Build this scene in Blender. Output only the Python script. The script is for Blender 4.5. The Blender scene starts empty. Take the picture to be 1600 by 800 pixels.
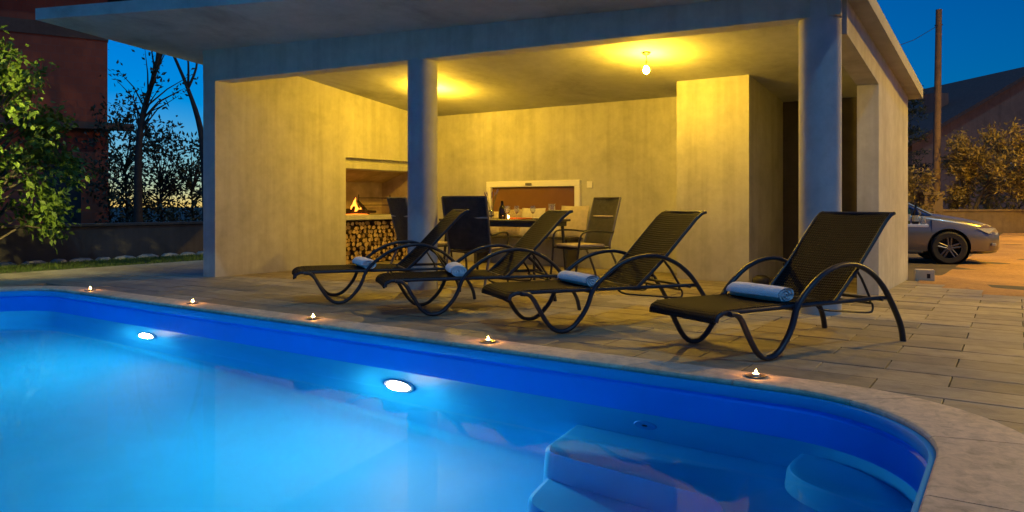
import bpy, math, random
import numpy as np
from mathutils import Vector, Matrix

random.seed(11); rng = np.random.default_rng(11)
R = math.radians
sc = bpy.context.scene
COL = sc.collection

# ------------------------------------------------------------------ camera
PSI = math.atan2(830, 1150)
cam_d = bpy.data.cameras.new('camera'); cam = bpy.data.objects.new('camera', cam_d); COL.objects.link(cam)
cam.location = (0, 0, 1.0); cam.rotation_euler = (math.pi/2, 0, PSI)
cam_d.sensor_width = 36; cam_d.lens = 36*1150/1600; cam_d.shift_y = -0.05
cam_d.clip_start = 0.05; cam_d.clip_end = 600
sc.camera = cam
# ------------------------------------------------------------------ dusk sky
w = bpy.data.worlds.new('World'); sc.world = w; w.use_nodes = True
nt = w.node_tree; nt.nodes.clear()
sky = nt.nodes.new('ShaderNodeTexSky'); sky.sky_type = 'NISHITA'; sky.sun_disc = False
sky.sun_elevation = R(3.0); sky.sun_rotation = R(-64); sky.altitude = 0
sky.air_density = 1.0; sky.dust_density = 0.14; sky.ozone_density = 7.0
hs = nt.nodes.new('ShaderNodeHueSaturation'); hs.inputs['Saturation'].default_value = 1.2
tint = nt.nodes.new('ShaderNodeMix'); tint.data_type = 'RGBA'; tint.blend_type = 'MULTIPLY'
tint.inputs['Factor'].default_value = 1.0; tint.inputs[7].default_value = (0.7, 0.98, 1.0, 1)
bg = nt.nodes.new('ShaderNodeBackground'); bg.inputs['Strength'].default_value = 0.24
out = nt.nodes.new('ShaderNodeOutputWorld')
nt.links.new(sky.outputs[0], hs.inputs['Color']); nt.links.new(hs.outputs[0], tint.inputs[6])
nt.links.new(tint.outputs[2], bg.inputs['Color']); nt.links.new(bg.outputs[0], out.inputs['Surface'])
# ------------------------------------------------------------------ cool late light (the single sun lamp)
sd = bpy.data.lights.new('sun', 'SUN'); sun = bpy.data.objects.new('sun', sd); COL.objects.link(sun)
sd.energy = 0.5; sd.angle = R(1.5); sd.color = (0.30, 0.66, 1.0)
SUN_TO = Vector((-0.40, 0.33, -0.855))
sun.rotation_euler = SUN_TO.to_track_quat('-Z', 'Y').to_euler(); sun.location = (6, 0, 12)
# ------------------------------------------------------------------ exposure, sampling
vs = sc.view_settings; vs.view_transform = 'Standard'; vs.look = 'None'; vs.exposure = 0; vs.gamma = 1; vs.use_curve_mapping = False
cy = sc.cycles
cy.use_denoising = True
try: cy.denoiser = 'OPENIMAGEDENOISE'
except Exception: pass
cy.max_bounces = 10; cy.diffuse_bounces = 4; cy.glossy_bounces = 4; cy.transmission_bounces = 8; cy.transparent_max_bounces = 8
cy.caustics_reflective = False; cy.caustics_refractive = True; cy.sample_clamp_indirect = 6.0; cy.blur_glossy = 0.6
cy.use_light_tree = True

# ================================================================== helpers
class MB:
    def __init__(s): s.v = []; s.f = []
    def add(s, vs_, fs):
        o = len(s.v); s.v.extend([tuple(map(float, p)) for p in vs_]); s.f.extend([tuple(i+o for i in f) for f in fs]); return s
    def box(s, x0, x1, y0, y1, z0, z1):
        return s.hexa([(x0,y0,z0),(x1,y0,z0),(x1,y1,z0),(x0,y1,z0),(x0,y0,z1),(x1,y0,z1),(x1,y1,z1),(x0,y1,z1)])
    def hexa(s, p):
        return s.add(p, [(3,2,1,0),(4,5,6,7),(0,1,5,4),(1,2,6,5),(2,3,7,6),(3,0,4,7)])
    def cbox(s, x0, x1, y0, y1, z0, z1, c=.006):           # box with chamfered edges all round
        if c*2.2 > min(x1-x0, y1-y0, z1-z0): c = min(x1-x0, y1-y0, z1-z0)/2.5
        v = []; idx = {}
        X = (x0, x0+c, x1-c, x1); Y = (y0, y0+c, y1-c, y1); Z = (z0, z0+c, z1-c, z1)
        def P(i, j, k):
            if (i, j, k) not in idx: idx[(i, j, k)] = len(v); v.append((X[i], Y[j], Z[k]))
            return idx[(i, j, k)]
        f = [(P(0,1,1),P(0,1,2),P(0,2,2),P(0,2,1)),(P(3,1,1),P(3,2,1),P(3,2,2),P(3,1,2)),
             (P(1,0,1),P(2,0,1),P(2,0,2),P(1,0,2)),(P(1,3,1),P(1,3,2),P(2,3,2),P(2,3,1)),
             (P(1,1,0),P(1,2,0),P(2,2,0),P(2,1,0)),(P(1,1,3),P(2,1,3),P(2,2,3),P(1,2,3))]
        for a, a2 in ((0,1),(3,2)):
            for b, b2 in ((0,1),(3,2)):
                f.append((P(a,b2,1),P(a2,b,1),P(a2,b,2),P(a,b2,2)))
                f.append((P(a,1,b2),P(a2,1,b),P(a2,2,b),P(a,2,b2)))
                f.append((P(1,a,b2),P(1,a2,b),P(2,a2,b),P(2,a,b2)))
                for d, d2 in ((0,1),(3,2)):
                    f.append((P(a,b2,d2),P(a2,b,d2),P(a2,b2,d)))
        return s.add(v, f)
    def prism(s, poly, z0, z1):
        n = len(poly); zz0 = z0 if hasattr(z0, '__len__') else [z0]*n; zz1 = z1 if hasattr(z1, '__len__') else [z1]*n
        v = [(p[0],p[1],zz0[i]) for i,p in enumerate(poly)] + [(p[0],p[1],zz1[i]) for i,p in enumerate(poly)]
        f = [tuple(range(n-1,-1,-1)), tuple(range(n,2*n))] + [(i,(i+1)%n,n+(i+1)%n,n+i) for i in range(n)]
        return s.add(v, f)
    def tube(s, pts, r, n=8, lateral=None, b=None, cap=True):
        P = [Vector(p) for p in pts]; m = len(P); rs = r if hasattr(r, '__len__') else [r]*m
        v = []; up = None
        for i in range(m):
            t = (P[min(i+1,m-1)]-P[max(i-1,0)]).normalized()
            if lateral is not None: a = Vector(lateral)
            else:
                if up is None: up = Vector((0,0,1)) if abs(t.z) < .9 else Vector((1,0,0))
                a = (up - t*up.dot(t)); a = a.normalized() if a.length > 1e-6 else t.orthogonal().normalized(); up = a
            c = t.cross(a).normalized()
            ra = (b if (lateral is not None and b is not None) else rs[i]); rc = rs[i]
            for k in range(n):
                q = 2*math.pi*(k+.5)/n; v.append(P[i]+a*(ra*math.cos(q))+c*(rc*math.sin(q)))
        f = [(i*n+k,i*n+(k+1)%n,(i+1)*n+(k+1)%n,(i+1)*n+k) for i in range(m-1) for k in range(n)]
        if cap: f += [tuple(range(n-1,-1,-1)), tuple((m-1)*n+k for k in range(n))]
        return s.add(v, f)
    def lathe(s, prof, n=20, c=(0,0,0), axis='z', sx=1, sy=1, caps=True):
        v = []
        for (r, z) in prof:
            for k in range(n):
                a = 2*math.pi*k/n; x, y = r*math.cos(a)*sx, r*math.sin(a)*sy
                p = (x,y,z) if axis == 'z' else ((x,z,y) if axis == 'y' else (z,x,y))
                v.append((p[0]+c[0],p[1]+c[1],p[2]+c[2]))
        m = len(prof); f = [(i*n+k,i*n+(k+1)%n,(i+1)*n+(k+1)%n,(i+1)*n+k) for i in range(m-1) for k in range(n)]
        if caps and prof[0][0] > 1e-6: f.append(tuple(range(n-1,-1,-1)))
        if caps and prof[-1][0] > 1e-6: f.append(tuple((m-1)*n+k for k in range(n)))
        return s.add(v, f)
    def grid(s, rows, closed=False):
        m = len(rows); n = len(rows[0])
        v = [p for r_ in rows for p in r_]
        f = [(i*n+k,i*n+(k+1)%n,(i+1)*n+(k+1)%n,(i+1)*n+k) for i in range(m-1) for k in range(n if closed else n-1)]
        return s.add(v, f)
    def mesh(s, name, mat, smooth=35):
        me = bpy.data.meshes.new(name); me.from_pydata(s.v, [], s.f); me.validate()
        if mat is not None: me.materials.append(mat)
        if smooth:
            me.polygons.foreach_set('use_smooth', [True]*len(me.polygons)); me.set_sharp_from_angle(angle=R(smooth))
        me.update(); return me
    def build(s, name, mat, parent=None, smooth=35, loc=None, rot=None, fix=True):
        me = s.mesh(name, mat, smooth)
        if fix:
            import bmesh
            bm = bmesh.new(); bm.from_mesh(me); bmesh.ops.recalc_face_normals(bm, faces=bm.faces); bm.to_mesh(me); bm.free()
            if smooth: me.set_sharp_from_angle(angle=R(smooth))
        return link(name, me, parent, loc, rot)
def link(name, me, parent=None, loc=None, rot=None):
    o = bpy.data.objects.new(name, me); COL.objects.link(o); o.parent = parent
    if loc is not None: o.location = loc
    if rot is not None: o.rotation_euler = rot
    return o
def tag(o, label=None, cat=None, group=None, kind=None):
    if label: o['label'] = label
    if cat: o['category'] = cat
    if group: o['group'] = group
    if kind: o['kind'] = kind
    return o
def empty(name, loc=(0,0,0), rz=0.0, label=None, cat=None, group=None, kind=None):
    o = bpy.data.objects.new(name, None); COL.objects.link(o); o.location = loc; o.rotation_euler = (0,0,rz)
    o.empty_display_size = .2
    return tag(o, label, cat, group, kind)
def copy_tree(o, parent=None):
    c = o.copy(); COL.objects.link(c); c.parent = parent
    for ch in [x for x in o.children]: copy_tree(ch, c)
    return c
def catmull(pts, k=5):
    P = [Vector(p) for p in pts]; out_ = []
    for i in range(len(P)-1):
        a, b, c, d = P[max(i-1,0)], P[i], P[i+1], P[min(i+2,len(P)-1)]
        for j in range(k):
            t = j/k
            out_.append(.5*((2*b)+(c-a)*t+(2*a-5*b+4*c-d)*t*t+(3*b-a-3*c+d)*t**3))
    out_.append(P[-1]); return out_

# ------------------------------------------------------------------ materials
def nodes(name):
    m = bpy.data.materials.new(name); m.use_nodes = True
    t = m.node_tree; return m, t, t.nodes['Principled BSDF']
def ramp(t, src, stops):
    r = t.nodes.new('ShaderNodeValToRGB'); e = r.color_ramp.elements
    while len(e) < len(stops): e.new(.5)
    for i, (p, c) in enumerate(stops): e[i].position = p; e[i].color = (*c, 1)
    t.links.new(src, r.inputs[0]); return r.outputs[0]
def coords(t, scale=(1,1,1), kind='Object'):
    tc = t.nodes.new('ShaderNodeTexCoord'); mp = t.nodes.new('ShaderNodeMapping'); mp.inputs['Scale'].default_value = scale
    t.links.new(tc.outputs[kind], mp.inputs[0]); return mp.outputs[0]
def world_coords(t, scale=(1,1,1)):
    g = t.nodes.new('ShaderNodeNewGeometry'); mp = t.nodes.new('ShaderNodeMapping'); mp.inputs['Scale'].default_value = scale
    t.links.new(g.outputs['Position'], mp.inputs[0]); return mp.outputs[0]
def noise(t, vec, scale, detail=6, rough=.6, dist=0):
    n = t.nodes.new('ShaderNodeTexNoise'); n.inputs['Scale'].default_value = scale; n.inputs['Detail'].default_value = detail
    n.inputs['Roughness'].default_value = rough; n.inputs['Distortion'].default_value = dist
    t.links.new(vec, n.inputs['Vector']); return n.outputs['Fac']
def mixc(t, a, b, fac, mode='MIX'):
    m = t.nodes.new('ShaderNodeMix'); m.data_type = 'RGBA'; m.blend_type = mode
    for s_, i in ((a,6),(b,7)):
        if isinstance(s_, tuple): m.inputs[i].default_value = (*s_, 1)
        else: t.links.new(s_, m.inputs[i])
    if isinstance(fac, (int,float)): m.inputs[0].default_value = fac
    else: t.links.new(fac, m.inputs[0])
    return m.outputs[2]
def bump(t, bsdf, h, strength=.3, dist=.01):
    b = t.nodes.new('ShaderNodeBump'); b.inputs['Strength'].default_value = strength; b.inputs['Distance'].default_value = dist
    t.links.new(h, b.inputs['Height']); t.links.new(b.outputs[0], bsdf.inputs['Normal'])
def plain(name, col, rough=.5, metal=0.0, var=.12, scale=9, bstr=0.0, coat=0.0, spec=.5):
    m, t, p = nodes(name)
    n = noise(t, coords(t), scale, 5)
    c = ramp(t, n, [(.25, tuple(x*(1-var) for x in col)), (.75, tuple(min(1,x*(1+var)) for x in col))])
    t.links.new(c, p.inputs['Base Color']); p.inputs['Roughness'].default_value = rough; p.inputs['Metallic'].default_value = metal
    p.inputs['Coat Weight'].default_value = coat; p.inputs['Specular IOR Level'].default_value = spec
    if bstr: bump(t, p, n, bstr)
    return m
def emit(name, col, strength):
    m = bpy.data.materials.new(name); m.use_nodes = True; t = m.node_tree; t.nodes.clear()
    e = t.nodes.new('ShaderNodeEmission'); e.inputs[0].default_value = (*col,1); e.inputs[1].default_value = strength
    o = t.nodes.new('ShaderNodeOutputMaterial'); t.links.new(e.outputs[0], o.inputs[0]); return m
def concrete(name, base, streak=True, dark=.72):
    m, t, p = nodes(name)
    wc = world_coords(t)
    n1 = noise(t, wc, .9, 8, .62, .4); n2 = noise(t, wc, 7, 8, .7)
    c = ramp(t, n1, [(.28, tuple(x*dark for x in base)), (.5, base), (.74, tuple(min(1,x*1.16) for x in base))])
    c2 = ramp(t, n2, [(.3, (.82,.82,.82)), (.7, (1.06,1.06,1.06))])
    c = mixc(t, c, c2, .8, 'MULTIPLY')
    if streak:
        n3 = noise(t, world_coords(t, (5.5,5.5,.32)), 1.0, 6, .6)
        c3 = ramp(t, n3, [(.34, (.70,.68,.66)), (.55, (1,1,1))]); c = mixc(t, c, c3, .5, 'MULTIPLY')
        # damp tide mark and pour joints
        sx = t.nodes.new('ShaderNodeSeparateXYZ'); t.links.new(wc, sx.inputs[0])
        n4 = noise(t, world_coords(t, (1.6,1.6,1.6)), 1.0, 5)
        ad = t.nodes.new('ShaderNodeMath'); ad.operation = 'MULTIPLY_ADD'; t.links.new(n4, ad.inputs[0]); ad.inputs[1].default_value = .35; t.links.new(sx.outputs[2], ad.inputs[2])
        c4 = ramp(t, ad.outputs[0], [(.10,(.84,.82,.80)),(.30,(1,1,1))]); c = mixc(t, c, c4, .8, 'MULTIPLY')
    t.links.new(c, p.inputs['Base Color']); p.inputs['Roughness'].default_value = .82; p.inputs['Specular IOR Level'].default_value = .3
    bump(t, p, n2, .22, .012); return m
M = {}
M['wall'] = concrete('wall_concrete', (.53,.53,.49), dark=.74)
M['ceil'] = concrete('slab_concrete', (.42,.435,.42), streak=False, dark=.60)
M['column'] = concrete('column_concrete', (.47,.49,.49), streak=False, dark=.8)
M['inner_dark'] = concrete('inner_room_plaster', (.10,.085,.065))  # passage wall, its shadow put into a darker base colour

def stone(name, base, grain=(14,3,14), varobj=.28, rough=.55, wear=.6):
    m, t, p = nodes(name)
    oi = t.nodes.new('ShaderNodeObjectInfo')
    wc = world_coords(t)
    n1 = noise(t, world_coords(t, grain), 1.0, 8, .65, .6); n2 = noise(t, wc, .55, 5, .6, .3); n3 = noise(t, wc, 42, 4)
    c = ramp(t, n1, [(.25, tuple(x*.62 for x in base)), (.5, base), (.78, tuple(x*1.3 for x in base))])
    hv = ramp(t, oi.outputs['Random'], [(0, (1-varobj,)*3), (.5,(1,.985,.96)), (1, (1+varobj*.6,)*3)])
    c = mixc(t, c, hv, 1.0, 'MULTIPLY')
    st = ramp(t, n2, [(.34, (.60,.59,.57)), (.56, (1,1,1))]); c = mixc(t, c, st, wear, 'MULTIPLY')
    t.links.new(c, p.inputs['Base Color'])
    rr = ramp(t, n2, [(.3, (rough-.13,)*3), (.7, (rough+.18,)*3)]); t.links.new(rr, p.inputs['Roughness'])
    mx = t.nodes.new('ShaderNodeMath'); mx.operation = 'ADD'; t.links.new(n1, mx.inputs[0]); t.links.new(n3, mx.inputs[1])
    bump(t, p, mx.outputs[0], .38, .006); return m
M['tile'] = stone('deck_stone', (.32,.28,.195), grain=(6,9,9))
M['coping'] = stone('coping_stone', (.68,.55,.38), grain=(16,16,16), varobj=.16, rough=.7, wear=.22)
M['grout'] = plain('deck_grout', (.055,.05,.042), .9, var=.3)
M['metal'] = plain('powder_coated_aluminium', (.030,.034,.042), .42, .25, var=.2, scale=30)
M['metal_grey'] = plain('grey_steel_tube', (.16,.16,.17), .4, .5)

def weave(name, a, b, su, sv):
    m, t, p = nodes(name)
    v = coords(t, (1,1,1), 'UV')
    w1 = t.nodes.new('ShaderNodeTexWave'); w1.wave_type = 'BANDS'; w1.bands_direction = 'X'; w1.inputs['Scale'].default_value = su; w1.inputs['Distortion'].default_value = .25
    w2 = t.nodes.new('ShaderNodeTexWave'); w2.wave_type = 'BANDS'; w2.bands_direction = 'Y'; w2.inputs['Scale'].default_value = sv; w2.inputs['Distortion'].default_value = .25
    t.links.new(v, w1.inputs[0]); t.links.new(v, w2.inputs[0])
    mu = t.nodes.new('ShaderNodeMath'); mu.operation = 'MULTIPLY'; t.links.new(w1.outputs['Fac'], mu.inputs[0]); t.links.new(w2.outputs['Fac'], mu.inputs[1])
    sq = t.nodes.new('ShaderNodeMath'); sq.operation = 'POWER'; t.links.new(mu.outputs[0], sq.inputs[0]); sq.inputs[1].default_value = .5
    n = noise(t, coords(t), 16, 4)
    c = ramp(t, sq.outputs[0], [(.12, a), (.6, b)])
    c = mixc(t, c, ramp(t, n, [(.3,(.75,.75,.75)),(.7,(1.1,1.1,1.1))]), 1, 'MULTIPLY')
    t.links.new(c, p.inputs['Base Color']); p.inputs['Roughness'].default_value = .7; p.inputs['Specular IOR Level'].default_value = .14
    bump(t, p, sq.outputs[0], .8, .008); return m
M['wicker'] = weave('woven_wicker', (.002,.002,.0025), (.0115,.0125,.014), 17, 13)
M['sling'] = weave('mesh_sling', (.05,.05,.05), (.15,.148,.14), 40, 40)

def towel_mat():
    m, t, p = nodes('white_terry'); n = noise(t, coords(t), 130, 4); n2 = noise(t, coords(t), 14, 3)
    t.links.new(ramp(t, n2, [(.3,(.80,.80,.80)),(.7,(.90,.90,.89))]), p.inputs['Base Color'])
    p.inputs['Roughness'].default_value = .95; p.inputs['Sheen Weight'].default_value = .3
    mx = t.nodes.new('ShaderNodeMath'); mx.operation = 'ADD'; t.links.new(n, mx.inputs[0]); t.links.new(n2, mx.inputs[1]); bump(t, p, mx.outputs[0], .7, .008); return m
M['towel'] = towel_mat()
M['white'] = plain('white_pvc', (.88,.87,.84), .35, var=.02)
def shell_mat(name, col):
    m, t, p = nodes(name); n = noise(t, world_coords(t), 1.7, 4)
    t.links.new(ramp(t, n, [(.3,tuple(x*.93 for x in col)),(.7,tuple(min(1,x*1.05) for x in col))]), p.inputs['Base Color'])
    p.inputs['Roughness'].default_value = .5; p.inputs['Specular IOR Level'].default_value = .18; return m
M['shell'] = shell_mat('pool_gelcoat', (.02,.49,.86))
M['band'] = shell_mat('pool_waterline_gelcoat', (.008,.28,.95))  # above the water; reflected deep blue light put into the gelcoat colour
M['lip'] = shell_mat('pool_lip_gelcoat', (.02,.38,.80))
def water_mat():
    m = bpy.data.materials.new('pool_water'); m.use_nodes = True; t = m.node_tree; t.nodes.clear()
    g = t.nodes.new('ShaderNodeBsdfRefraction'); g.inputs['IOR'].default_value = 1.33; g.inputs['Roughness'].default_value = .0
    gl_ = t.nodes.new('ShaderNodeBsdfGlossy'); gl_.inputs['Roughness'].default_value = .035
    fr = t.nodes.new('ShaderNodeFresnel'); fr.inputs['IOR'].default_value = 1.33
    mu = t.nodes.new('ShaderNodeMath'); mu.operation = 'MULTIPLY'; mu.inputs[1].default_value = .42; t.links.new(fr.outputs[0], mu.inputs[0])
    mx = t.nodes.new('ShaderNodeMixShader'); t.links.new(mu.outputs[0], mx.inputs[0]); t.links.new(g.outputs[0], mx.inputs[1]); t.links.new(gl_.outputs[0], mx.inputs[2])
    n = noise(t, world_coords(t, (1,1,1)), 2.6, 3, .5); b = t.nodes.new('ShaderNodeBump'); b.inputs['Strength'].default_value = .012; b.inputs['Distance'].default_value = .02
    t.links.new(n, b.inputs['Height'])
    for q in (g, gl_): t.links.new(b.outputs[0], q.inputs['Normal'])
    va = t.nodes.new('ShaderNodeVolumeAbsorption'); va.inputs['Color'].default_value = (.10,.72,.97,1); va.inputs['Density'].default_value = .14
    o = t.nodes.new('ShaderNodeOutputMaterial'); t.links.new(mx.outputs[0], o.inputs['Surface']); t.links.new(va.outputs[0], o.inputs['Volume']); return m
M['water'] = water_mat()
M['pool_lens'] = emit('pool_lens', (1.0,.99,.95), 540)
BULB = (1.0,.56,.030)
M['bulb'] = emit('bulb_glow', BULB, 2700)
M['flame'] = emit('candle_flame', (1.0,.40,.07), 800)
M['fire'] = emit('wood_fire', (1.0,.30,.03), 3.6)
M['ember'] = emit('embers', (1.0,.22,.02), 2.2)
M['wax'] = plain('candle_wax', (.80,.74,.62), .5, var=.05)
M['brass'] = plain('tealight_tin', (.55,.50,.42), .3, .9)
M['wood_end'] = None
def wood_log():
    m, t, p = nodes('firewood'); oi = t.nodes.new('ShaderNodeObjectInfo')
    g = t.nodes.new('ShaderNodeNewGeometry'); sp = t.nodes.new('ShaderNodeSeparateXYZ'); tc = t.nodes.new('ShaderNodeTexCoord'); t.links.new(tc.outputs['Normal'], sp.inputs[0])
    ab = t.nodes.new('ShaderNodeMath'); ab.operation = 'ABSOLUTE'; t.links.new(sp.outputs[0], ab.inputs[0])
    gt = t.nodes.new('ShaderNodeMath'); gt.operation = 'GREATER_THAN'; gt.inputs[1].default_value = .7; t.links.new(ab.outputs[0], gt.inputs[0])
    endc = ramp(t, oi.outputs['Random'], [(0,(.30,.19,.09)),(.5,(.52,.36,.18)),(1,(.68,.52,.30))])
    n = noise(t, coords(t), 30, 4); endc = mixc(t, endc, ramp(t, n, [(.3,(.7,.7,.7)),(.7,(1.1,1.1,1.1))]), 1, 'MULTIPLY')
    t.links.new(mixc(t, (.07,.045,.028), endc, gt.outputs[0]), p.inputs['Base Color']); p.inputs['Roughness'].default_value = .85; return m
M['log'] = wood_log()
M['char'] = plain('charred_wood', (.03,.022,.018), .9, var=.4, scale=20)
M['soot'] = plain('sooty_firebrick', (.46,.34,.22), .9, var=.35, scale=4)
M['wood_dark'] = plain('dark_table_top', (.045,.040,.038), .3, var=.2)
M['pane'] = plain('window_pane_brown', (.20,.095,.03), .12, var=.12, scale=3, spec=.6)
M['cushion'] = plain('beige_cushion', (.56,.49,.39), .9, var=.16, scale=14, bstr=.25)
M['cushion_sand'] = plain('sand_cushion', (.42,.34,.24), .9, var=.35, scale=26, bstr=.25)
M['cushion_pale'] = plain('pale_cushion', (.62,.58,.52), .9, var=.14, scale=12, bstr=.25)
M['cushion_cream'] = plain('cream_cushion', (.72,.68,.58), .9, var=.1, scale=12, bstr=.25)
M['bottle_dark'] = plain('dark_bottle_glass', (.012,.010,.012), .08, var=.1)
M['bottle_green'] = plain('green_bottle_glass', (.02,.05,.02), .08, var=.1)
M['orange'] = plain('orange_tray', (.55,.13,.03), .5, var=.3, scale=25)
M['lavender'] = plain('lavender_bloom', (.22,.17,.34), .8)
M['stem'] = plain('green_stem', (.10,.14,.06), .8)
def glass_mat():
    m = bpy.data.materials.new('clear_glass'); m.use_nodes = True; t = m.node_tree; p = t.nodes['Principled BSDF']
    p.inputs['Transmission Weight'].default_value = .92; p.inputs['Roughness'].default_value = .03; p.inputs['IOR'].default_value = 1.45
    n = noise(t, coords(t), 3, 2); t.links.new(ramp(t, n, [(0,(.85,.88,.88)),(1,(.95,.96,.96))]), p.inputs['Base Color']); return m
M['glass'] = glass_mat()
def leaf_mat(name, a, b, tr=.35):
    m, t, p = nodes(name); n = noise(t, world_coords(t), 5, 3); c = ramp(t, n, [(.3,a),(.7,b)])
    t.links.new(c, p.inputs['Base Color']); p.inputs['Roughness'].default_value = .5
    tl = t.nodes.new('ShaderNodeBsdfTranslucent'); t.links.new(c, tl.inputs[0]); mx = t.nodes.new('ShaderNodeMixShader'); mx.inputs[0].default_value = tr
    o = t.nodes['Material Output']; t.links.new(p.outputs[0], mx.inputs[1]); t.links.new(tl.outputs[0], mx.inputs[2]); t.links.new(mx.outputs[0], o.inputs[0]); return m
M['leaf_near'] = leaf_mat('mulberry_leaf', (.07,.13,.018), (.15,.24,.03))
M['leaf_dark'] = leaf_mat('hedge_leaf', (.02,.030,.016), (.04,.06,.03), .15)
M['leaf_olive'] = leaf_mat('olive_leaf', (.19,.15,.055), (.33,.25,.085), .3)
M['bark'] = plain('bark', (.10,.08,.06), .9, var=.4, scale=14, bstr=.6)
M['bark_dark'] = plain('dark_bark', (.035,.03,.028), .9, var=.4, scale=14, bstr=.5)
M['grass'] = leaf_mat('grass_blade', (.07,.12,.02), (.13,.20,.035), .3)
M['soil'] = plain('soil', (.075,.06,.045), .95, var=.35, scale=1.3, bstr=.5)
def dirt():
    m, t, p = nodes('orange_dirt'); wc = world_coords(t); n = noise(t, wc, .7, 8, .65); n2 = noise(t, wc, 14, 6, .7)
    c = ramp(t, n, [(.3,(.30,.17,.07)),(.7,(.50,.29,.12))]); c = mixc(t, c, ramp(t, n2, [(.35,(.72,.72,.72)),(.7,(1.1,1.1,1.1))]), 1, 'MULTIPLY')
    t.links.new(c, p.inputs['Base Color']); p.inputs['Roughness'].default_value = .95; bump(t, p, n2, .6, .03); return m
M['dirt'] = dirt()
def brick_mat():
    m, t, p = nodes('hollow_brick'); tc = t.nodes.new('ShaderNodeTexCoord')
    b = t.nodes.new('ShaderNodeTexBrick'); b.inputs['Scale'].default_value = 1.0; b.inputs['Brick Width'].default_value = .27; b.inputs['Row Height'].default_value = .20
    b.inputs['Mortar Size'].default_value = .012; b.inputs['Color1'].default_value = (.38,.085,.04,1); b.inputs['Color2'].default_value = (.32,.070,.035,1); b.inputs['Mortar'].default_value = (.30,.085,.05,1)
    sp = t.nodes.new('ShaderNodeSeparateXYZ'); cb = t.nodes.new('ShaderNodeCombineXYZ'); ad = t.nodes.new('ShaderNodeMath'); ad.operation = 'ADD'
    t.links.new(tc.outputs['Object'], sp.inputs[0]); t.links.new(sp.outputs[0], ad.inputs[0]); t.links.new(sp.outputs[1], ad.inputs[1]); t.links.new(ad.outputs[0], cb.inputs[0]); t.links.new(sp.outputs[2], cb.inputs[1])
    t.links.new(cb.outputs[0], b.inputs['Vector']); n = noise(t, tc.outputs['Object'], 1.1, 6)
    c = mixc(t, b.outputs['Color'], ramp(t, n, [(.3,(.7,.7,.7)),(.7,(1.1,1.1,1.1))]), 1, 'MULTIPLY')
    t.links.new(c, p.inputs['Base Color']); p.inputs['Roughness'].default_value = .9; bump(t, p, b.outputs['Fac'], -.5, .01); return m
M['brick'] = brick_mat()
M['render_house'] = concrete('house_render', (.30,.16,.11), streak=True)
M['rooftile'] = plain('roof_tile', (.13,.07,.05), .9, var=.35, scale=6, bstr=.4)
M['rough_conc'] = concrete('garden_wall_concrete', (.11,.10,.09))
M['band_conc'] = concrete('house_band_concrete', (.15,.085,.06))
M['street_conc'] = concrete('street_wall_concrete', (.15,.11,.08))
M['rock'] = plain('edging_rock', (.33,.30,.26), .9, var=.35, scale=6, bstr=.7)
M['pole'] = plain('creosoted_pole', (.16,.105,.07), .85, var=.35, scale=5, bstr=.4)
M['car'] = plain('silver_car_paint', (.17,.165,.16), .30, .6, var=.03, coat=.6)
M['carglass'] = plain('car_glass', (.012,.014,.018), .06, var=.1)
M['rubber'] = plain('tyre_rubber', (.018,.018,.019), .8, var=.2)
M['rim'] = plain('alloy_rim', (.13,.13,.135), .35, .8, var=.05)
M['blackplastic'] = plain('black_plastic', (.02,.02,.022), .5, var=.2)
M['headlamp'] = plain('headlamp_lens', (.30,.31,.33), .1, var=.1, coat=.8)
M['sodium'] = emit('sodium_lamp', (1.0,.56,.025), 6200)
M['garden_glow'] = emit('garden_lamp_glow', (1.0,.80,.22), 11000)
M['paper'] = plain('bottle_label', (.55,.48,.32), .7, var=.1)
M['cable'] = plain('black_cable', (.02,.02,.02), .7)

# ================================================================== ground, deck, pool
ROT = R(1.4); P0 = Vector((-1.2, 4.1, 0)); RM = Matrix.Rotation(ROT, 3, 'Z'); ORG = P0 - RM @ P0
def pw(x, y, z=0): return RM @ Vector((x, y, z)) + ORG
PX0, PX1, PY0, PY1, PR = -10.05, -.36, .35, 4.10, .77
def outline(d=0, n=14, x0=PX0, x1=PX1, y0=PY0, y1=PY1, r=PR):
    r = max(r-d, .05); x0 += d; x1 -= d; y0 += d; y1 -= d; pts = []
    for cx, cy_, a0 in ((x1-r,y1-r,0),(x0+r,y1-r,90),(x0+r,y0+r,180),(x1-r,y0+r,270)):
        for k in range(n+1):
            a = R(a0+90*k/n); pts.append((cx+r*math.cos(a), cy_+r*math.sin(a)))
    return pts
# ground: one sheet to the horizon with the pool's hole in it
g = MB(); hx0, hx1, hy0, hy1 = PX0-.12, PX1+.12, PY0-.12, PY1+.12; S = 320
xs = (-S, hx0, hx1, S); ys = (-S, hy0, hy1, S)
vv = [(*pw(x, y)[:2], -.155) for y in ys for x in xs]
ff = [(j*4+i, j*4+i+1, j*4+i+5, j*4+i+4) for j in range(3) for i in range(3) if not (i == 1 and j == 1)]
tag(g.add(vv, ff).build('ground', M['soil'], smooth=0), kind='structure')
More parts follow.
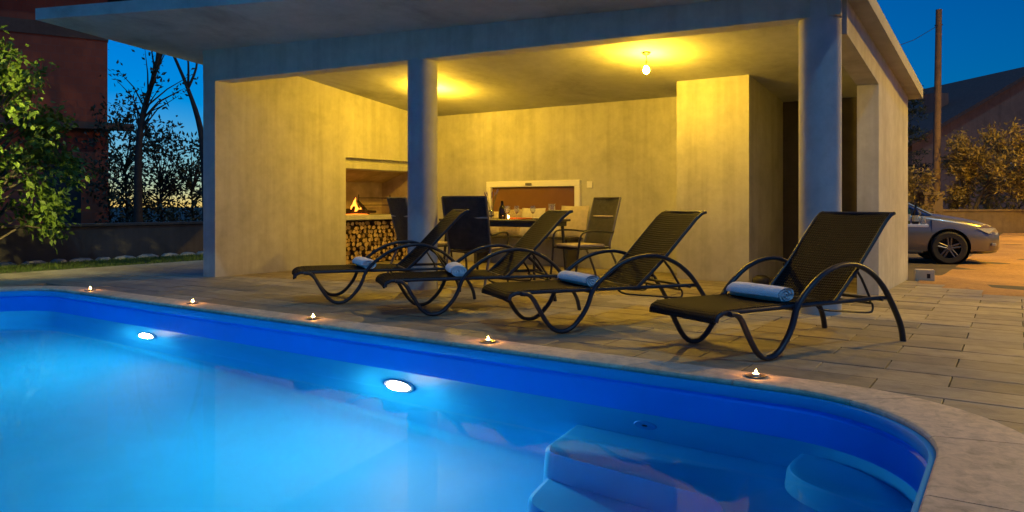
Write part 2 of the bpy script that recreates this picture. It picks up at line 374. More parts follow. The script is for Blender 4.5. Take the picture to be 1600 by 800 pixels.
# deck: base slab with the pool's hole; the stone tiles are its parts
deck = empty('deck', ORG, ROT, kind='structure')
DX0, DX1, DY0, DY1 = -12.25, 3.2, -2.5, 11.2
b = MB(); xs = (DX0, hx0+.06, hx1-.06, DX1); ys = (DY0, hy0+.06, hy1-.06, DY1)
for j in range(3):
    for i in range(3):
        if not (i == 1 and j == 1): b.box(xs[i], xs[i+1], ys[j], ys[j+1], -.16, -.022)
b.build('deck_base', M['grout'], deck, smooth=0)
TL, TW, J = .708, .298, .007
def tile_mesh(x0, x1, y0, y1, dz=0.0):
    c = .003; z = dz; zb = -.03
    v = [(x0,y0,zb),(x1,y0,zb),(x1,y1,zb),(x0,y1,zb),(x0,y0,z-c),(x1,y0,z-c),(x1,y1,z-c),(x0,y1,z-c),(x0+c,y0+c,z),(x1-c,y0+c,z),(x1-c,y1-c,z),(x0+c,y1-c,z)]
    f = [(8,9,10,11)] + [(a,(a+1)%4,4+(a+1)%4,4+a) for a in range(4)] + [(4+a,4+(a+1)%4,8+(a+1)%4,8+a) for a in range(4)]
    return v, f
shared = []
for q in range(5):
    mb = MB(); v, f = tile_mesh(-(TL-J)/2, (TL-J)/2, -(TW-J)/2, (TW-J)/2)
    v = [(x, y, z+(random.uniform(-.0022,.0022) if z > -.02 else 0)) for x, y, z in v]
    shared.append(mb.add(v, f).mesh('tile', M['tile'], 0))
OX1, OY1, OR = .05, 4.36, 1.0     # outer edge of the coping
tiles = []
def xlim_right(y):                # where the coping's outer edge lies on the right of the pool
    if y >= OY1: return None
    if y <= OY1-OR: return OX1
    return OX1-OR+math.sqrt(max(0, OR*OR-(y-(OY1-OR))**2))
row = -22
y = OY1+.004 - 24*TW - 0
nrow = 0
while y < DY1-.05:
    yc = y+TW/2; off = (nrow % 2)*TL/2 + .16
    if y+TW > DY0:
        x = DX0 - TL + off % TL
        while x < DX1:
            a, c_ = max(x, DX0), min(x+TL, DX1)
            segs = []
            if yc > OY1: segs = [(a, c_)]
            else:
                lim = xlim_right(min(y+TW*.93, OY1-.006)); lim = -.80 if (y+TW > OY1-.05) else lim
                if PY0-.25 < yc:
                    if c_ > lim: segs.append((max(a, lim), c_))
                    if a < PX0-.24: segs.append((a, min(c_, PX0-.24)))
                else: segs = [(a, c_)]
            for (p, q) in segs:
                if q-p < .06: continue
                wc = pw((p+q)/2, yc)
                if wc.x > -1.3 and (wc.x+wc.y) > 9.55: continue
                tiles.append((p, q, y, y+TW, wc))
            x += TL
    y += TW; nrow += 1
Vw = Vector((-math.sin(PSI), math.cos(PSI), 0)); Rw = Vector((math.cos(PSI), math.sin(PSI), 0))
def seen(p):
    d = p-Vector((0,0,1)); z = d.dot(Vw)
    if z < .6: return 0
    u = 800+1150*d.dot(Rw)/z; v = 320+1150/z
    return 1/z if -60 < u < 1660 and v < 860 else 0
tiles.sort(key=lambda t: -seen(t[4]))
rest = MB()
for k, (x0, x1, y0, y1, wc) in enumerate(tiles):
    if k < 300:
        if abs((x1-x0)-TL) < .01: o = link('tile', random.choice(shared), deck, ((x0+x1)/2, (y0+y1)/2, random.uniform(-.0015,.0015)))
        else:
            mb = MB(); v, f = tile_mesh(x0+J/2, x1-J/2, y0+J/2, y1-J/2); link('tile', mb.add(v, f).mesh('tile', M['tile'], 0), deck)
    else:
        v, f = tile_mesh(x0+J/2, x1-J/2, y0+J/2, y1-J/2, random.uniform(-.0015,.0015)); rest.add(v, f)
tag(rest.build('far_tiles', M['tile'], deck, smooth=0, fix=False), kind='stuff')

# ---- swimming pool
pool = empty('swimming_pool', ORG, ROT, 'blue moulded pool with pale stone coping and rounded corners in front of the loungers', 'pool')
ZW = -.25
loops = [(.040,-.262),(.041,-.30),(.075,-1.36),(.10,-1.44),(.17,-1.49),(.30,-1.505)]
def shell_loops(lps, n=14): return [[(x, y_, z) for x, y_ in outline(d, n)] for d, z in lps]
mb = MB(); rows = shell_loops(loops); mb.grid(rows, True); nl = len(rows[0]); mb.f.append(tuple((len(rows)-1)*nl+k for k in range(nl)))
mb.build('basin', M['shell'], pool, smooth=40)
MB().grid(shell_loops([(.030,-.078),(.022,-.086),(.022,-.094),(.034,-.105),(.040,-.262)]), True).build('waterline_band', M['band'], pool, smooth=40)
mb = MB().grid(shell_loops([(-.06,-.03),(.018,-.018),(.030,-.022),(.034,-.034),(.034,-.068),(.028,-.080),(.010,-.082)]), True)
mb.build('lip', M['lip'], pool, smooth=40)
# coping stones
inner = []; outer = []
def pairs():
    res = []
    def seg(i0, i1, o0, o1, n):
        for k in range(n): t_ = k/n; res.append(((i0[0]+(i1[0]-i0[0])*t_, i0[1]+(i1[1]-i0[1])*t_), (o0[0]+(o1[0]-o0[0])*t_, o0[1]+(o1[1]-o0[1])*t_)))
    def arc(ci, ri, co, ro, a0, n):
        for k in range(n): a = R(a0+90*k/n); res.append(((ci[0]+ri*math.cos(a), ci[1]+ri*math.sin(a)), (co[0]+ro*math.cos(a), co[1]+ro*math.sin(a))))
    ix0, ix1, iy0, iy1 = PX0, PX1, PY0, PY1; ox0, ox1, oy0, oy1 = PX0-.26, OX1, PY0-.26, OY1; r = PR
    seg((ix1,iy0+r),(ix1,iy1-r),(ox1,oy0+OR),(ox1,oy1-OR),18)
    arc((ix1-r,iy1-r),r,(ox1-OR,oy1-OR),OR,0,14)
    seg((ix1-r,iy1),(ix0+r,iy1),(ox1-OR,oy1),(ox0+OR,oy1),84)
    arc((ix0+r,iy1-r),r,(ox0+OR,oy1-OR),OR,90,14)
    seg((ix0,iy1-r),(ix0,iy0+r),(ox0,oy1-OR),(ox0,oy0+OR),18)
    arc((ix0+r,iy0+r),r,(ox0+OR,oy0+OR),OR,180,14)
    seg((ix0+r,iy0),(ix1-r,iy0),(ox0+OR,oy0),(ox1-OR,oy0),84)
    arc((ix1-r,iy0+r),r,(ox1-OR,oy0+OR),OR,270,14)
    return res
PRS = pairs(); NP = len(PRS); STEP = 7
for s0 in range(0, NP, STEP):
    idx = [(s0+k) % NP for k in range(STEP+1)]
    rows = []
    for q, i in enumerate(idx):
        (ax, ay), (bx, by) = PRS[i]
        if q in (0, STEP):                      # a thin joint at both ends
            (cx_, cy_), (dx_, dy_) = PRS[idx[1] if q == 0 else idx[STEP-1]]; k_ = .035
            ax += (cx_-ax)*k_; ay += (cy_-ay)*k_; bx += (dx_-bx)*k_; by += (dy_-by)*k_
        L_ = math.hypot(bx-ax, by-ay); ux, uy = (bx-ax)/L_, (by-ay)/L_
        prof = [(0,-.020),(-.004,-.012),(-.004,-.002),(.004,.008),(.015,.0115),(L_-.006,.0115),(L_,.006),(L_,-.06),(.05,-.06)]
        rows.append([(ax+ux*d_, ay+uy*d_, z_) for d_, z_ in prof])
    mb = MB().grid(rows, True); n_ = len(rows[0]); mb.f += [tuple(range(n_-1,-1,-1)), tuple(STEP*n_+k for k in range(n_))]
    mb.build('coping_stone', M['coping'], pool, smooth=30)
# moulded bench and entry steps in the far corner
def slab(poly, ztop, zbot, rnd=.05, draft=.06):
    c = Vector((sum(p[0] for p in poly)/len(poly), sum(p[1] for p in poly)/len(poly)))
    rows_ = []
    for off_, z_ in ((draft, zbot), (0, ztop-rnd), (-rnd*.3, ztop-rnd*.3), (-rnd, ztop)):
        rows_.append([(p[0]+(Vector(p)-c).normalized().x*off_, p[1]+(Vector(p)-c).normalized().y*off_, z_) for p in poly])
    m_ = MB().grid(rows_, True); n_ = len(poly); m_.f.append(tuple(3*n_+k for k in range(n_))); return m_
def rounded(pts, r, n=6):
    res = []
    for i in range(len(pts)):
        p0, p, p2 = Vector(pts[i-1]), Vector(pts[i]), Vector(pts[(i+1) % len(pts)]); rr = r[i] if hasattr(r,'__len__') else r
        if rr <= 0: res.append(tuple(p)); continue
        a = p+(p0-p).normalized()*rr; c_ = p+(p2-p).normalized()*rr
        for k in range(n+1):
            t_ = k/n; q = a.lerp(p, t_).lerp(p.lerp(c_, t_), t_); res.append((q.x, q.y))
    return res
slab(rounded([(-2.42,4.20),(-2.36,3.56),(-1.26,3.52),(-1.02,3.0),(-.98,1.6),(-.2,1.6),(-.2,4.2)], [0,.10,.14,.2,.1,0,0]), -.70, -1.50, .055, .05).build('bench', M['shell'], pool)
slab(rounded([(-2.36,3.7),(-2.30,3.28),(-1.44,3.22),(-1.26,2.8),(-1.24,1.4),(-.2,1.4),(-.2,3.7)], [0,.12,.14,.2,.1,0,0]), -1.12, -1.50, .055, .03).build('lower_step', M['shell'], pool)
ea = [(-.2,4.2),(-1.03,4.2),(-1.06,3.95)]+[(-.64-.42*math.cos(R(a)), 3.86-.30*math.sin(R(a))) for a in range(0,95,8)]+[(-.2,3.55)]
slab(ea, -.44, -1.50, .05, .06).build('entry_step', M['shell'], pool)
# lights, inlet and the bolt heads of the lip
def pool_light(x, z):
    y_ = PY1-.052
    o = MB().lathe([(.150,.012),(.150,-.004),(.142,-.014),(.118,-.016),(.116,-.006)], 28, (x,y_,z), 'y').build('pool_light', M['white'], pool)
    MB().lathe([(.0001,-.066),(.035,-.063),(.068,-.054),(.095,-.036),(.108,-.016),(.110,-.007)], 28, (x,y_,z), 'y').build('lens', M['pool_lens'], o, smooth=80)
pool_light(-7.38, -.70); pool_light(-3.92, -.66)
o = MB().lathe([(.075,.012),(.075,-.004),(.066,-.012),(.026,-.014),(.022,-.004),(.0001,-.004)], 22, (-1.93,PY1-.050,-.47), 'y').build('inlet', M['lip'], pool)
MB().lathe([(.0001,-.006),(.018,-.006)], 14, (-1.93,PY1-.052,-.47), 'y').build('nozzle', M['blackplastic'], o)
# water body: closed, its sides hidden inside the shell wall
wb = MB(); ou = outline(.020, 14); wb.prism(ou, -1.62, ZW)
wo = wb.build('pool_water', M['water'], smooth=0, loc=ORG, rot=(0,0,ROT)); tag(wo, kind='structure')

# dirt lot on the right behind the deck
d = MB(); nx, ny = 70, 80; idx = {}
X = [-1.32+(i/(nx-1))**2.0*46 for i in range(nx)]; Y = [5.0+(j/(ny-1))**1.6*62 for j in range(ny)]
for j, yy in enumerate(Y):
    for i, xx in enumerate(X):
        q = (xx+yy-9.45)/1.414 + .10*math.sin(xx*3.1+yy*1.7)+.07*math.sin(xx*7.7-yy*5.3)
        t_ = min(1, max(0, q/2.6)); t_ = t_*t_*(3-2*t_); z = .010-.158*t_ + (.010*math.sin(xx*2.3+1.1*yy)*math.sin(yy*1.9) if q > .5 else 0)
        if q < -.05: z = -.03-.1*min(1, -q)
        idx[(i, j)] = len(d.v); d.v.append((xx, yy, z))
for j in range(ny-1):
    for i in range(nx-1):
        if (X[i]+Y[j]-9.45)/1.414 > -.9: d.f.append((idx[(i,j)],idx[(i+1,j)],idx[(i+1,j+1)],idx[(i,j+1)]))
tag(d.build('dirt_lot', M['dirt'], smooth=60, fix=False), kind='structure')

# ================================================================== the pavilion
pav = empty('poolside_pavilion', (0,0,0), 0, 'open concrete pool pavilion with sloping flat roof, two round columns and lit interior', 'pavilion')
def zc(x, y): return 3.768-.008*x-.120*y            # underside of the roof slab
ZB = 2.71                                            # underside of the front beam
FL = Vector((-9.50, 5.80)); FRp = Vector((-1.47, 7.07))
fd = (FRp-FL).normalized(); fn = Vector((-fd.y, fd.x))  # along the front, and into the building
# roof slab
rp = [(-10.44,4.06),(-1.31,6.42),(-1.31,11.26),(-9.75,11.26)]
mb = MB(); mb.prism(rp, [zc(*p) for p in rp], [zc(*p)+.145 for p in rp]); mb.build('roof_slab', M['ceil'], pav, smooth=0)
# front beam, butting against the slab from below
def beam(a, c_, nrm, th, zb0, zb1, gap=-.02):
    p = [a, c_, c_+nrm*th, a+nrm*th]
    return MB().prism([(q.x,q.y) for q in p], [zb0,zb1,zb1,zb0], [zc(q.x,q.y)+.03 for q in p])
beam(FL, FRp+fd*.0, fn, .24, ZB, ZB).build('front_beam', M['wall'], pav, smooth=0)
# left wall with the fireplace opening
XL0, XL1 = -9.50, -9.27; YN0, YN1 = 8.19, 9.95
yl0 = FL.y+.05
def wallbox(x0, x1, y0, y1, z0=0, ztop=None, mat='wall', name='wall'):
    m_ = MB(); p = [(x0,y0),(x1,y0),(x1,y1),(x0,y1)]
    m_.prism(p, z0, [zc(*q)+.03 for q in p] if ztop is None else ztop); return m_.build(name, M[mat], pav, smooth=0)
m_ = MB(); p = [(XL0,FL.y+.004),(XL1,FL.y+.04),(XL1,YN0),(XL0,YN0)]
m_.prism(p, 0, [zc(*q)+.03 for q in p]); m_.build('left_wall', M['wall'], pav, smooth=0)
wallbox(XL0, XL1, YN1, 10.30, name='left_wall')
m_ = MB(); p = [(XL0,YN0),(XL1,YN0),(XL1,YN1),(XL0,YN1)]; m_.prism(p, 1.78, [zc(*q)+.03 for q in p]); m_.build('left_wall', M['wall'], pav, smooth=0)
# fireplace: recess body outside the wall, lintel, hearth slab
fp = MB(); fx0, fx1 = -10.25, XL0
fp.box(fx0-.12, fx0, YN0-.12, YN1+.12, 0, 1.95).box(fx0, fx1-.002, YN0-.12, YN0, 0, 1.95).box(fx0, fx1-.002, YN1, YN1+.12, 0, 1.95).box(fx0, fx1-.002, YN0, YN1, 1.80, 1.95)
fp.build('fireplace_recess', M['soot'], pav, smooth=0)
MB().cbox(-10.25, XL1-.05, YN0+.002, YN1-.002, 1.60, 1.70, .01).build('lintel', M['wall'], pav)
MB().box(-9.49, XL1-.09, YN0+.002, YN1-.002, 1.701, 1.80).build('lintel_recess', M['wall'], pav, smooth=0)
MB().cbox(-10.25, XL1-.008, YN0+.002, YN1-.002, .745, .825, .008).build('hearth_slab', M['wall'], pav)
MB().hexa([(-10.2,YN0+.01,1.42),(-9.62,YN0+.01,1.60),(-9.62,YN1-.01,1.60),(-10.2,YN1-.01,1.42),(-10.2,YN0+.01,1.46),(-9.62,YN0+.01,1.64),(-9.62,YN1-.01,1.64),(-10.2,YN1-.01,1.46)]).build('smoke_hood', M['soot'], pav, smooth=0)
# back wall with the window, the inner block, the passage
YB = 10.15; WX0, WX1, WZ0, WZ1 = -7.86, -5.98, .78, 1.40
def yslab(x0, x1, y0, y1, z0, zt=None, mat='wall', name='back_wall'):
    m_ = MB(); p = [(x0,y0),(x1,y0),(x1,y1),(x0,y1)]
    m_.prism(p, z0, [zc(*q)+.03 for q in p] if zt is None else zt); return m_.build(name, M[mat], pav, smooth=0)
yslab(XL1, WX0, YB, YB+.2, 0); yslab(WX1, -4.03, YB, YB+.2, 0); yslab(WX0, WX1, YB, YB+.2, 0, WZ0); yslab(WX0, WX1, YB, YB+.2, WZ1)
yslab(-4.03, -3.05, 9.40, 10.92, 0, name='inner_block')
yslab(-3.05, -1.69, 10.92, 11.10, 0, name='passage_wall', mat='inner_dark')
wallbox(-1.69, -1.47, 8.94, 11.10, name='right_wall')
a_, c_ = Vector((-1.47, 7.07)), Vector((-1.47, 8.94))
m_ = MB(); p = [(-1.69,7.31),(-1.47,7.32),(-1.47,8.94),(-1.69,8.94)]
m_.prism(p, [2.58,2.58,2.335,2.335], [zc(*q)+.03 for q in p]); m_.build('side_beam', M['wall'], pav, smooth=0)
# columns
def column(c0, r, top):
    return MB().lathe([(r,0),(r,top)], 40, (c0[0],c0[1],0)).build('column', M['column'], pav, smooth=40)
c1 = FL + fd*((-6.00-FL.x)/fd.x) + fn*.17; column(c1, .178, ZB+.02)
c2 = FRp - fd*.185 + fn*.17; column(c2, .185, 2.92)
# window
win = MB(); fw = .10
win.cbox(WX0, WX1, YB-.03, YB+.06, WZ1-fw, WZ1, .006).cbox(WX0, WX0+fw, YB-.03, YB+.06, WZ0, WZ1-fw, .006).cbox(WX1-fw, WX1, YB-.03, YB+.06, WZ0, WZ1-fw, .006).cbox(WX0+fw, WX1-fw, YB-.03, YB+.06, WZ0, WZ0+fw, .006)
wo = win.build('window', M['white'], pav)
MB().box(WX0+fw-.01, WX1-fw+.01, YB+.022, YB+.030, WZ0+fw-.01, WZ1-fw+.01).build('pane', M['pane'], wo, smooth=0)
MB().cbox(-7.02,-6.90,YB-.052,YB-.031,WZ1-.075,WZ1-.035,.005).build('handle', M['metal_grey'], wo)
sw = MB().cbox(-5.86,-5.76,YB-.013,YB-.001,1.27,1.37,.004).build('wall_switch', M['white'], pav)
MB().cbox(-5.83,-5.79,YB-.018,YB-.0131,1.30,1.34,.002).build('rocker', M['white'], sw)

# ---- pendant bulbs
def pendant(x, y, drop, label):
    z = zc(x, y); e = empty('pendant_bulb', (x, y, z-.0005), 0, label, 'light bulb', 'bare bulbs under the pavilion ceiling')
    MB().lathe([(.0001,0),(.05,0),(.052,-.012),(.03,-.028),(.0001,-.03)], 16).build('ceiling_rose', M['blackplastic'], e)
    MB().tube([(0,0,-.025),(.004,.003,-drop*.5),(0,0,-drop+.06)], .004, 6).build('cord', M['cable'], e)
    MB().lathe([(.0001,-drop+.07),(.016,-drop+.068),(.019,-drop+.02),(.017,-drop+.008),(.0001,-drop+.008)], 12).build('lamp_holder', M['brass'], e)
    MB().lathe([(.0001,-drop-.085),(.016,-drop-.082),(.031,-drop-.066),(.037,-drop-.045),(.032,-drop-.022),(.019,-drop),(.013,-drop+.008)], 14).build('bulb', M['bulb'], e, smooth=80)
pendant(-3.86, 8.10, .17, 'bare glowing bulb hanging in plain view between the two columns')
pendant(-7.62, 8.50, .17, 'glowing bulb hidden behind the left column, lighting the ceiling')

# ---- firewood under the hearth
stack = empty('firewood_stack', (-9.55, (YN0+YN1)/2, 0), 0, 'split firewood stacked in the recess below the fireplace', 'firewood')
logm = []
for q in range(7):
    n_ = random.choice((5,6,7,9)); prof_ = []
    pts_ = [(.042*random.uniform(.72,1.12)*math.cos(2*math.pi*k/n_), .042*random.uniform(.72,1.12)*math.sin(2*math.pi*k/n_)) for k in range(n_)]
    mb = MB(); mb.add([(-.3,a,b_) for a,b_ in pts_]+[(.0,a*.97,b_*.97) for a,b_ in pts_], [tuple(range(n_-1,-1,-1)), tuple(range(n_,2*n_))]+[(k,(k+1)%n_,n_+(k+1)%n_,n_+k) for k in range(n_)])
    logm.append(mb.mesh('log', M['log'], 0))
zz = .045; rr_ = 0; W = (YN1-YN0)/2-.05
while zz < .70:
    yy = -W + (.04 if rr_ % 2 else 0)
    while yy < W:
        link('log', random.choice(logm), stack, (random.uniform(.10,.20), yy+random.uniform(-.008,.008), zz+random.uniform(-.008,.008)), (random.uniform(0,6.28),0,random.uniform(-.05,.05)))
        yy += random.uniform(.074,.088)
    zz += .071; rr_ += 1
# ---- the fire
fire = empty('wood_fire', (-9.72, 8.78, .825), 0, 'small wood fire burning on the hearth slab', 'fire')
for k, (dx, dy, a, tl) in enumerate([(.0,.05,.3,.1),(.08,-.1,-.5,.25),(-.08,-.02,1.2,-.2),(.02,.28,.1,.05),(.1,.12,-1.0,.5),(-.05,-.32,.7,.1)]):
    L_ = random.uniform(.2,.3); MB().tube([(-L_*math.cos(a)*.7+dx, -L_*math.sin(a)+dy, .03+max(0,-tl)*.3),(dx,dy,.05+abs(tl)*.15),(L_*math.cos(a)*.7+dx, L_*math.sin(a)+dy, .035+max(0,tl)*.4)], [.026,.032,.022], 7).build('charred_log', M['char'], fire)
def flame(h, r, c0, name, mat, par):
    prof_ = [(.0001,0),(r*.75,h*.06),(r,h*.2),(r*.8,h*.42),(r*.45,h*.68),(r*.18,h*.88),(.0001,h)]
    mb = MB().lathe(prof_, 12, c0, sx=.8)
    mb.v = [(x+.12*r*math.sin(9*(z-c0[2])/max(h,.01)), y_+.35*r*math.sin(6*(z-c0[2])/max(h,.01)+1), z) for x,y_,z in mb.v]
    return mb.build(name, mat, par, smooth=80)
flame(.26,.055,(0,.02,.05),'flame',M['fire'],fire); flame(.15,.04,(.03,-.07,.05),'flame',M['fire'],fire); flame(.10,.035,(.02,.13,.04),'flame',M['fire'],fire)
MB().lathe([(.0001,.022),(.10,.018),(.15,.004)], 14, (.02,.02,0), sy=1.9).build('embers', M['ember'], fire)
gr = empty('barbecue_grate', (-9.75, 9.45, .825), 0, 'steel grill grate standing beside the fire on the hearth slab', 'grill')
for q in range(2): MB().tube([(-.2,-.36,.17+.13*q),(-.2,.42,.17+.13*q)], .008, 6).build('bar', M['char'], gr)
for q in (-.36,.42): MB().tube([(-.2,q,0),(-.2,q,.36)], .009, 6).build('upright', M['char'], gr)

# ================================================================== sun loungers
def set_uv(o, nu, nv):
    me = o.data; uv = me.uv_layers.new(name='UVMap')
    for lp in me.loops:
        vi = lp.vertex_index; uv.data[lp.index].uv = UVS[id(me)][vi]
UVS = {}
def sling(prof, wd, th, name, mat, par, nu=8, sag=.012):
    P = catmull([(0, s_, z_) for s_, z_ in prof], 4); rows_ = []; uvs = []
    L_ = [0]
    for i in range(1, len(P)): L_.append(L_[-1]+(P[i]-P[i-1]).length)
    for side in (1, -1):
        for i, p in enumerate(P):
            t_ = (P[min(i+1,len(P)-1)]-P[max(i-1,0)]).normalized(); nrm = Vector((0,-t_.z,t_.y))
            r_ = []
            for k in range(nu+1):
                x_ = -wd/2+wd*k/nu; e_ = 1-(2*k/nu-1)**2
                q = p+nrm*(side*th/2-sag*e_); r_.append((x_, q.y, q.z)); uvs.append((x_, L_[i]))
            rows_.append(r_)
    mb = MB(); n_ = nu+1; m2 = len(P)
    mb.v = [v for r_ in rows_ for v in r_]
    for i in range(m2-1):
        for k in range(nu):
            mb.f.append((i*n_+k,i*n_+k+1,(i+1)*n_+k+1,(i+1)*n_+k)); o_ = m2*n_; mb.f.append((o_+i*n_+k,o_+(i+1)*n_+k,o_+(i+1)*n_+k+1,o_+i*n_+k+1))
    o_ = m2*n_
    for k in range(nu):
        mb.f.append((k,o_+k,o_+k+1,k+1)); q = (m2-1)*n_; mb.f.append((q+k,q+k+1,o_+q+k+1,o_+q+k))
    for i in range(m2-1):
        mb.f.append((i*n_,(i+1)*n_,o_+(i+1)*n_,o_+i*n_)); mb.f.append((i*n_+nu,o_+i*n_+nu,o_+(i+1)*n_+nu,(i+1)*n_+nu))
    ob = mb.build(name, mat, par, smooth=50)
    me = ob.data; uv = me.uv_layers.new(name='UVMap')
    for lp in me.loops: uv.data[lp.index].uv = uvs[lp.vertex_index]
    return ob
def make_lounger():
    e = empty('sun_lounger')
    HW = .335
    sling([(-.425,.262),(-.422,.292),(-.395,.318),(-.33,.334),(-.1,.337),(.3,.337),(.66,.337)], .61, .016, 'seat', M['wicker'], e)
    sling([(.69,.318),(.80,.402),(.95,.555),(1.12,.735),(1.26,.880),(1.315,.925),(1.352,.938)], .60, .018, 'backrest', M['wicker'], e, sag=.016)
    path = [(-.33,.322),(-.27,.314),(-.225,.27),(-.185,.20),(-.115,.09),(-.055,.034),(.0,.019),(.06,.026),(.12,.062),(.195,.145),(.24,.225),(.275,.315),(.36,.412),(.52,.522),(.69,.577),(.87,.580),(1.045,.516),(1.18,.412),(1.29,.272),(1.385,.118),(1.415,.0)]
    for sx in (-1, 1):
        x_ = sx*HW
        MB().tube([(x_, s_, z_) for s_, z_ in (tuple(p)[1:] for p in catmull([(0,a,b_) for a,b_ in path], 4))], .0175, 8, lateral=(1,0,0), b=.024).build('arm_and_leg_loop', M['metal'], e, smooth=60)
        MB().tube([(sx*.307,-.415,.272),(sx*.307,-.405,.305),(sx*.307,-.36,.325),(sx*.307,-.1,.327),(sx*.307,.6,.327),(sx*.307,1.21,.327),(sx*(HW+.0),1.24,.327)], .015, 8, lateral=(1,0,0), b=.013).build('side_rail', M['metal'], e, smooth=60)
        MB().tube([(sx*.303,.70,.33),(sx*.303,.95,.555),(sx*.303,1.26,.878),(sx*.303,1.32,.925),(sx*.303,1.358,.936)], .014, 8, lateral=(1,0,0), b=.014).build('back_rail', M['metal'], e, smooth=60)
        MB().tube([(sx*.28,.955,.545),(sx*.28,1.02,.47),(sx*.28,1.105,.34),(sx*.28,1.115,.30)], .010, 6).build('back_strut', M['metal'], e, smooth=60)
        MB().tube(catmull([(sx*.285,.53,.312),(sx*.285,.60,.278),(sx*.285,.85,.25),(sx*.285,1.09,.226),(sx*.285,1.135,.245),(sx*.285,1.13,.285),(sx*.285,1.10,.30)],4), .008, 6).build('ratchet_rod', M['metal'], e, smooth=60)
    for s_, z_ in ((-.30,.312),(.27,.310),(1.18,.318)):
        MB().tube([(-HW,s_,z_),(HW,s_,z_)], .012, 8).build('crossbar', M['metal'], e, smooth=60)
    MB().tube([(-.29,1.34,.935),(.29,1.34,.935)], .012, 8).build('top_bar', M['metal'], e, smooth=60)
    MB().tube([(-.29,.70,.322),(.29,.70,.322)], .011, 8).build('hinge_bar', M['metal'], e, smooth=60)
    MB().tube([(-.285,1.11,.292),(.285,1.11,.292)], .009, 8).build('prop_bar', M['metal'], e, smooth=60)
    return e
lg = make_lounger()
def towel_mesh(seed):
    r_ = random.Random(seed); turns = 3.2; n_ = 64; th = .0125; L_ = .46; pts_o = []; pts_i = []
    for k in range(n_+1):
        a = 2*math.pi*turns*k/n_; rad = .010+ .0165*turns*(k/n_)
        sq = (1.30, .88); c_, s_ = math.cos(a+2.0), math.sin(a+2.0)
        pts_o.append((c_*rad*sq[0], s_*rad*sq[1])); pts_i.append((c_*(rad-th)*sq[0], s_*(rad-th)*sq[1]))
    ring = pts_o+pts_i[::-1]; zmin = min(p[1] for p in ring); m_ = MB(); rows_ = []
    for j in range(9):
        x_ = -L_/2+L_*j/8; k_ = 1-.05*(abs(j-4)/4)**3 + r_.uniform(-.02,.02)
        rows_.append([(x_+.010*math.sin(i*.35+seed), p[0]*k_+r_.uniform(-.0012,.0012), (p[1])*k_-zmin+r_.uniform(-.001,.001)) for i, p in enumerate(ring)])
    m_.grid(rows_, True); n2 = len(ring); h = n_+1
    for e_ in (0, 8):
        for k in range(n_): m_.f.append((e_*n2+k, e_*n2+k+1, e_*n2+n2-2-k, e_*n2+n2-1-k))
    return m_
LG = [  # front feet midpoint on the deck, heading, words
    ((-6.00,5.16), 36.5, 'farthest and leftmost wicker sun lounger, its back in front of the left column', 'leftmost'),
    ((-4.70,5.127), 37.5, 'second wicker sun lounger from the left, its back in front of the dining table', 'second'),
    ((-3.310,5.028), 33.5, 'third wicker sun lounger from the left, its back in front of the pale inner block', 'third'),
    ((-1.735,4.915), 25, 'nearest and largest wicker sun lounger, on the right in front of the round column', 'nearest')]
TWL = ['rolled white towel lying on the farthest, leftmost sun lounger', 'rolled white towel lying on the second sun lounger from the left', 'rolled white towel lying on the third sun lounger from the left', 'rolled white towel lying on the nearest sun lounger at right']
TS = [.30,.30,.33,.335]
for i, ((x, y), a, lab, _) in enumerate(LG):
    o = lg if i == 0 else copy_tree(lg)
    o.location = (x, y, .0015); o.rotation_euler = (0,0,-R(a)); tag(o, lab, 'sun lounger', 'wicker sun loungers in a row by the pool')
    t_ = towel_mesh(i+3).build('rolled_towel', M['towel'], smooth=60)
    dirv = Vector((math.sin(R(a)), math.cos(R(a)), 0)); p = Vector((x, y, 0))+dirv*TS[i]
    lat = Vector((math.cos(R(a)), -math.sin(R(a)), 0)); p += lat*(-.03)
    t_.scale = ((1.0,1.10,1.1),(1.02,1.15,1.12),(1.06,1.06,1.05),(1.0,1.18,1.12))[i]; t_.location = (p.x, p.y, .3345); t_.rotation_euler = (0,0,-R(a)+(.10,-.12,.05,.0)[i]); tag(t_, TWL[i], 'towel', 'rolled towels on the loungers')

# ---- tealights on the coping
for i, (x, y) in enumerate([(-8.944,4.051),(-6.908,4.106),(-5.131,4.166),(-3.24,4.197),(-1.339,4.252)]):
    e = empty('tealight', (x, y+.0, .0122), 0, ['tealight on the coping, farthest left near the curved end of the pool','tealight on the coping, second from the left','tealight on the coping, middle one of five','tealight on the coping in front of the third lounger','nearest tealight on the coping, in front of the nearest lounger'][i], 'candle', 'tealights along the pool coping')
    MB().lathe([(.0001,0),(.050,0),(.058,.007),(.055,.008),(.046,.003),(.0001,.003)], 20).build('saucer', M['brass'], e)
    MB().lathe([(.0001,.0035),(.020,.0035),(.0205,.018),(.019,.018),(.0185,.0155),(.0001,.0155)], 18).build('wax', M['wax'], e)
    flame(.026,.007,(0,0,.017),'flame',M['flame'],e)

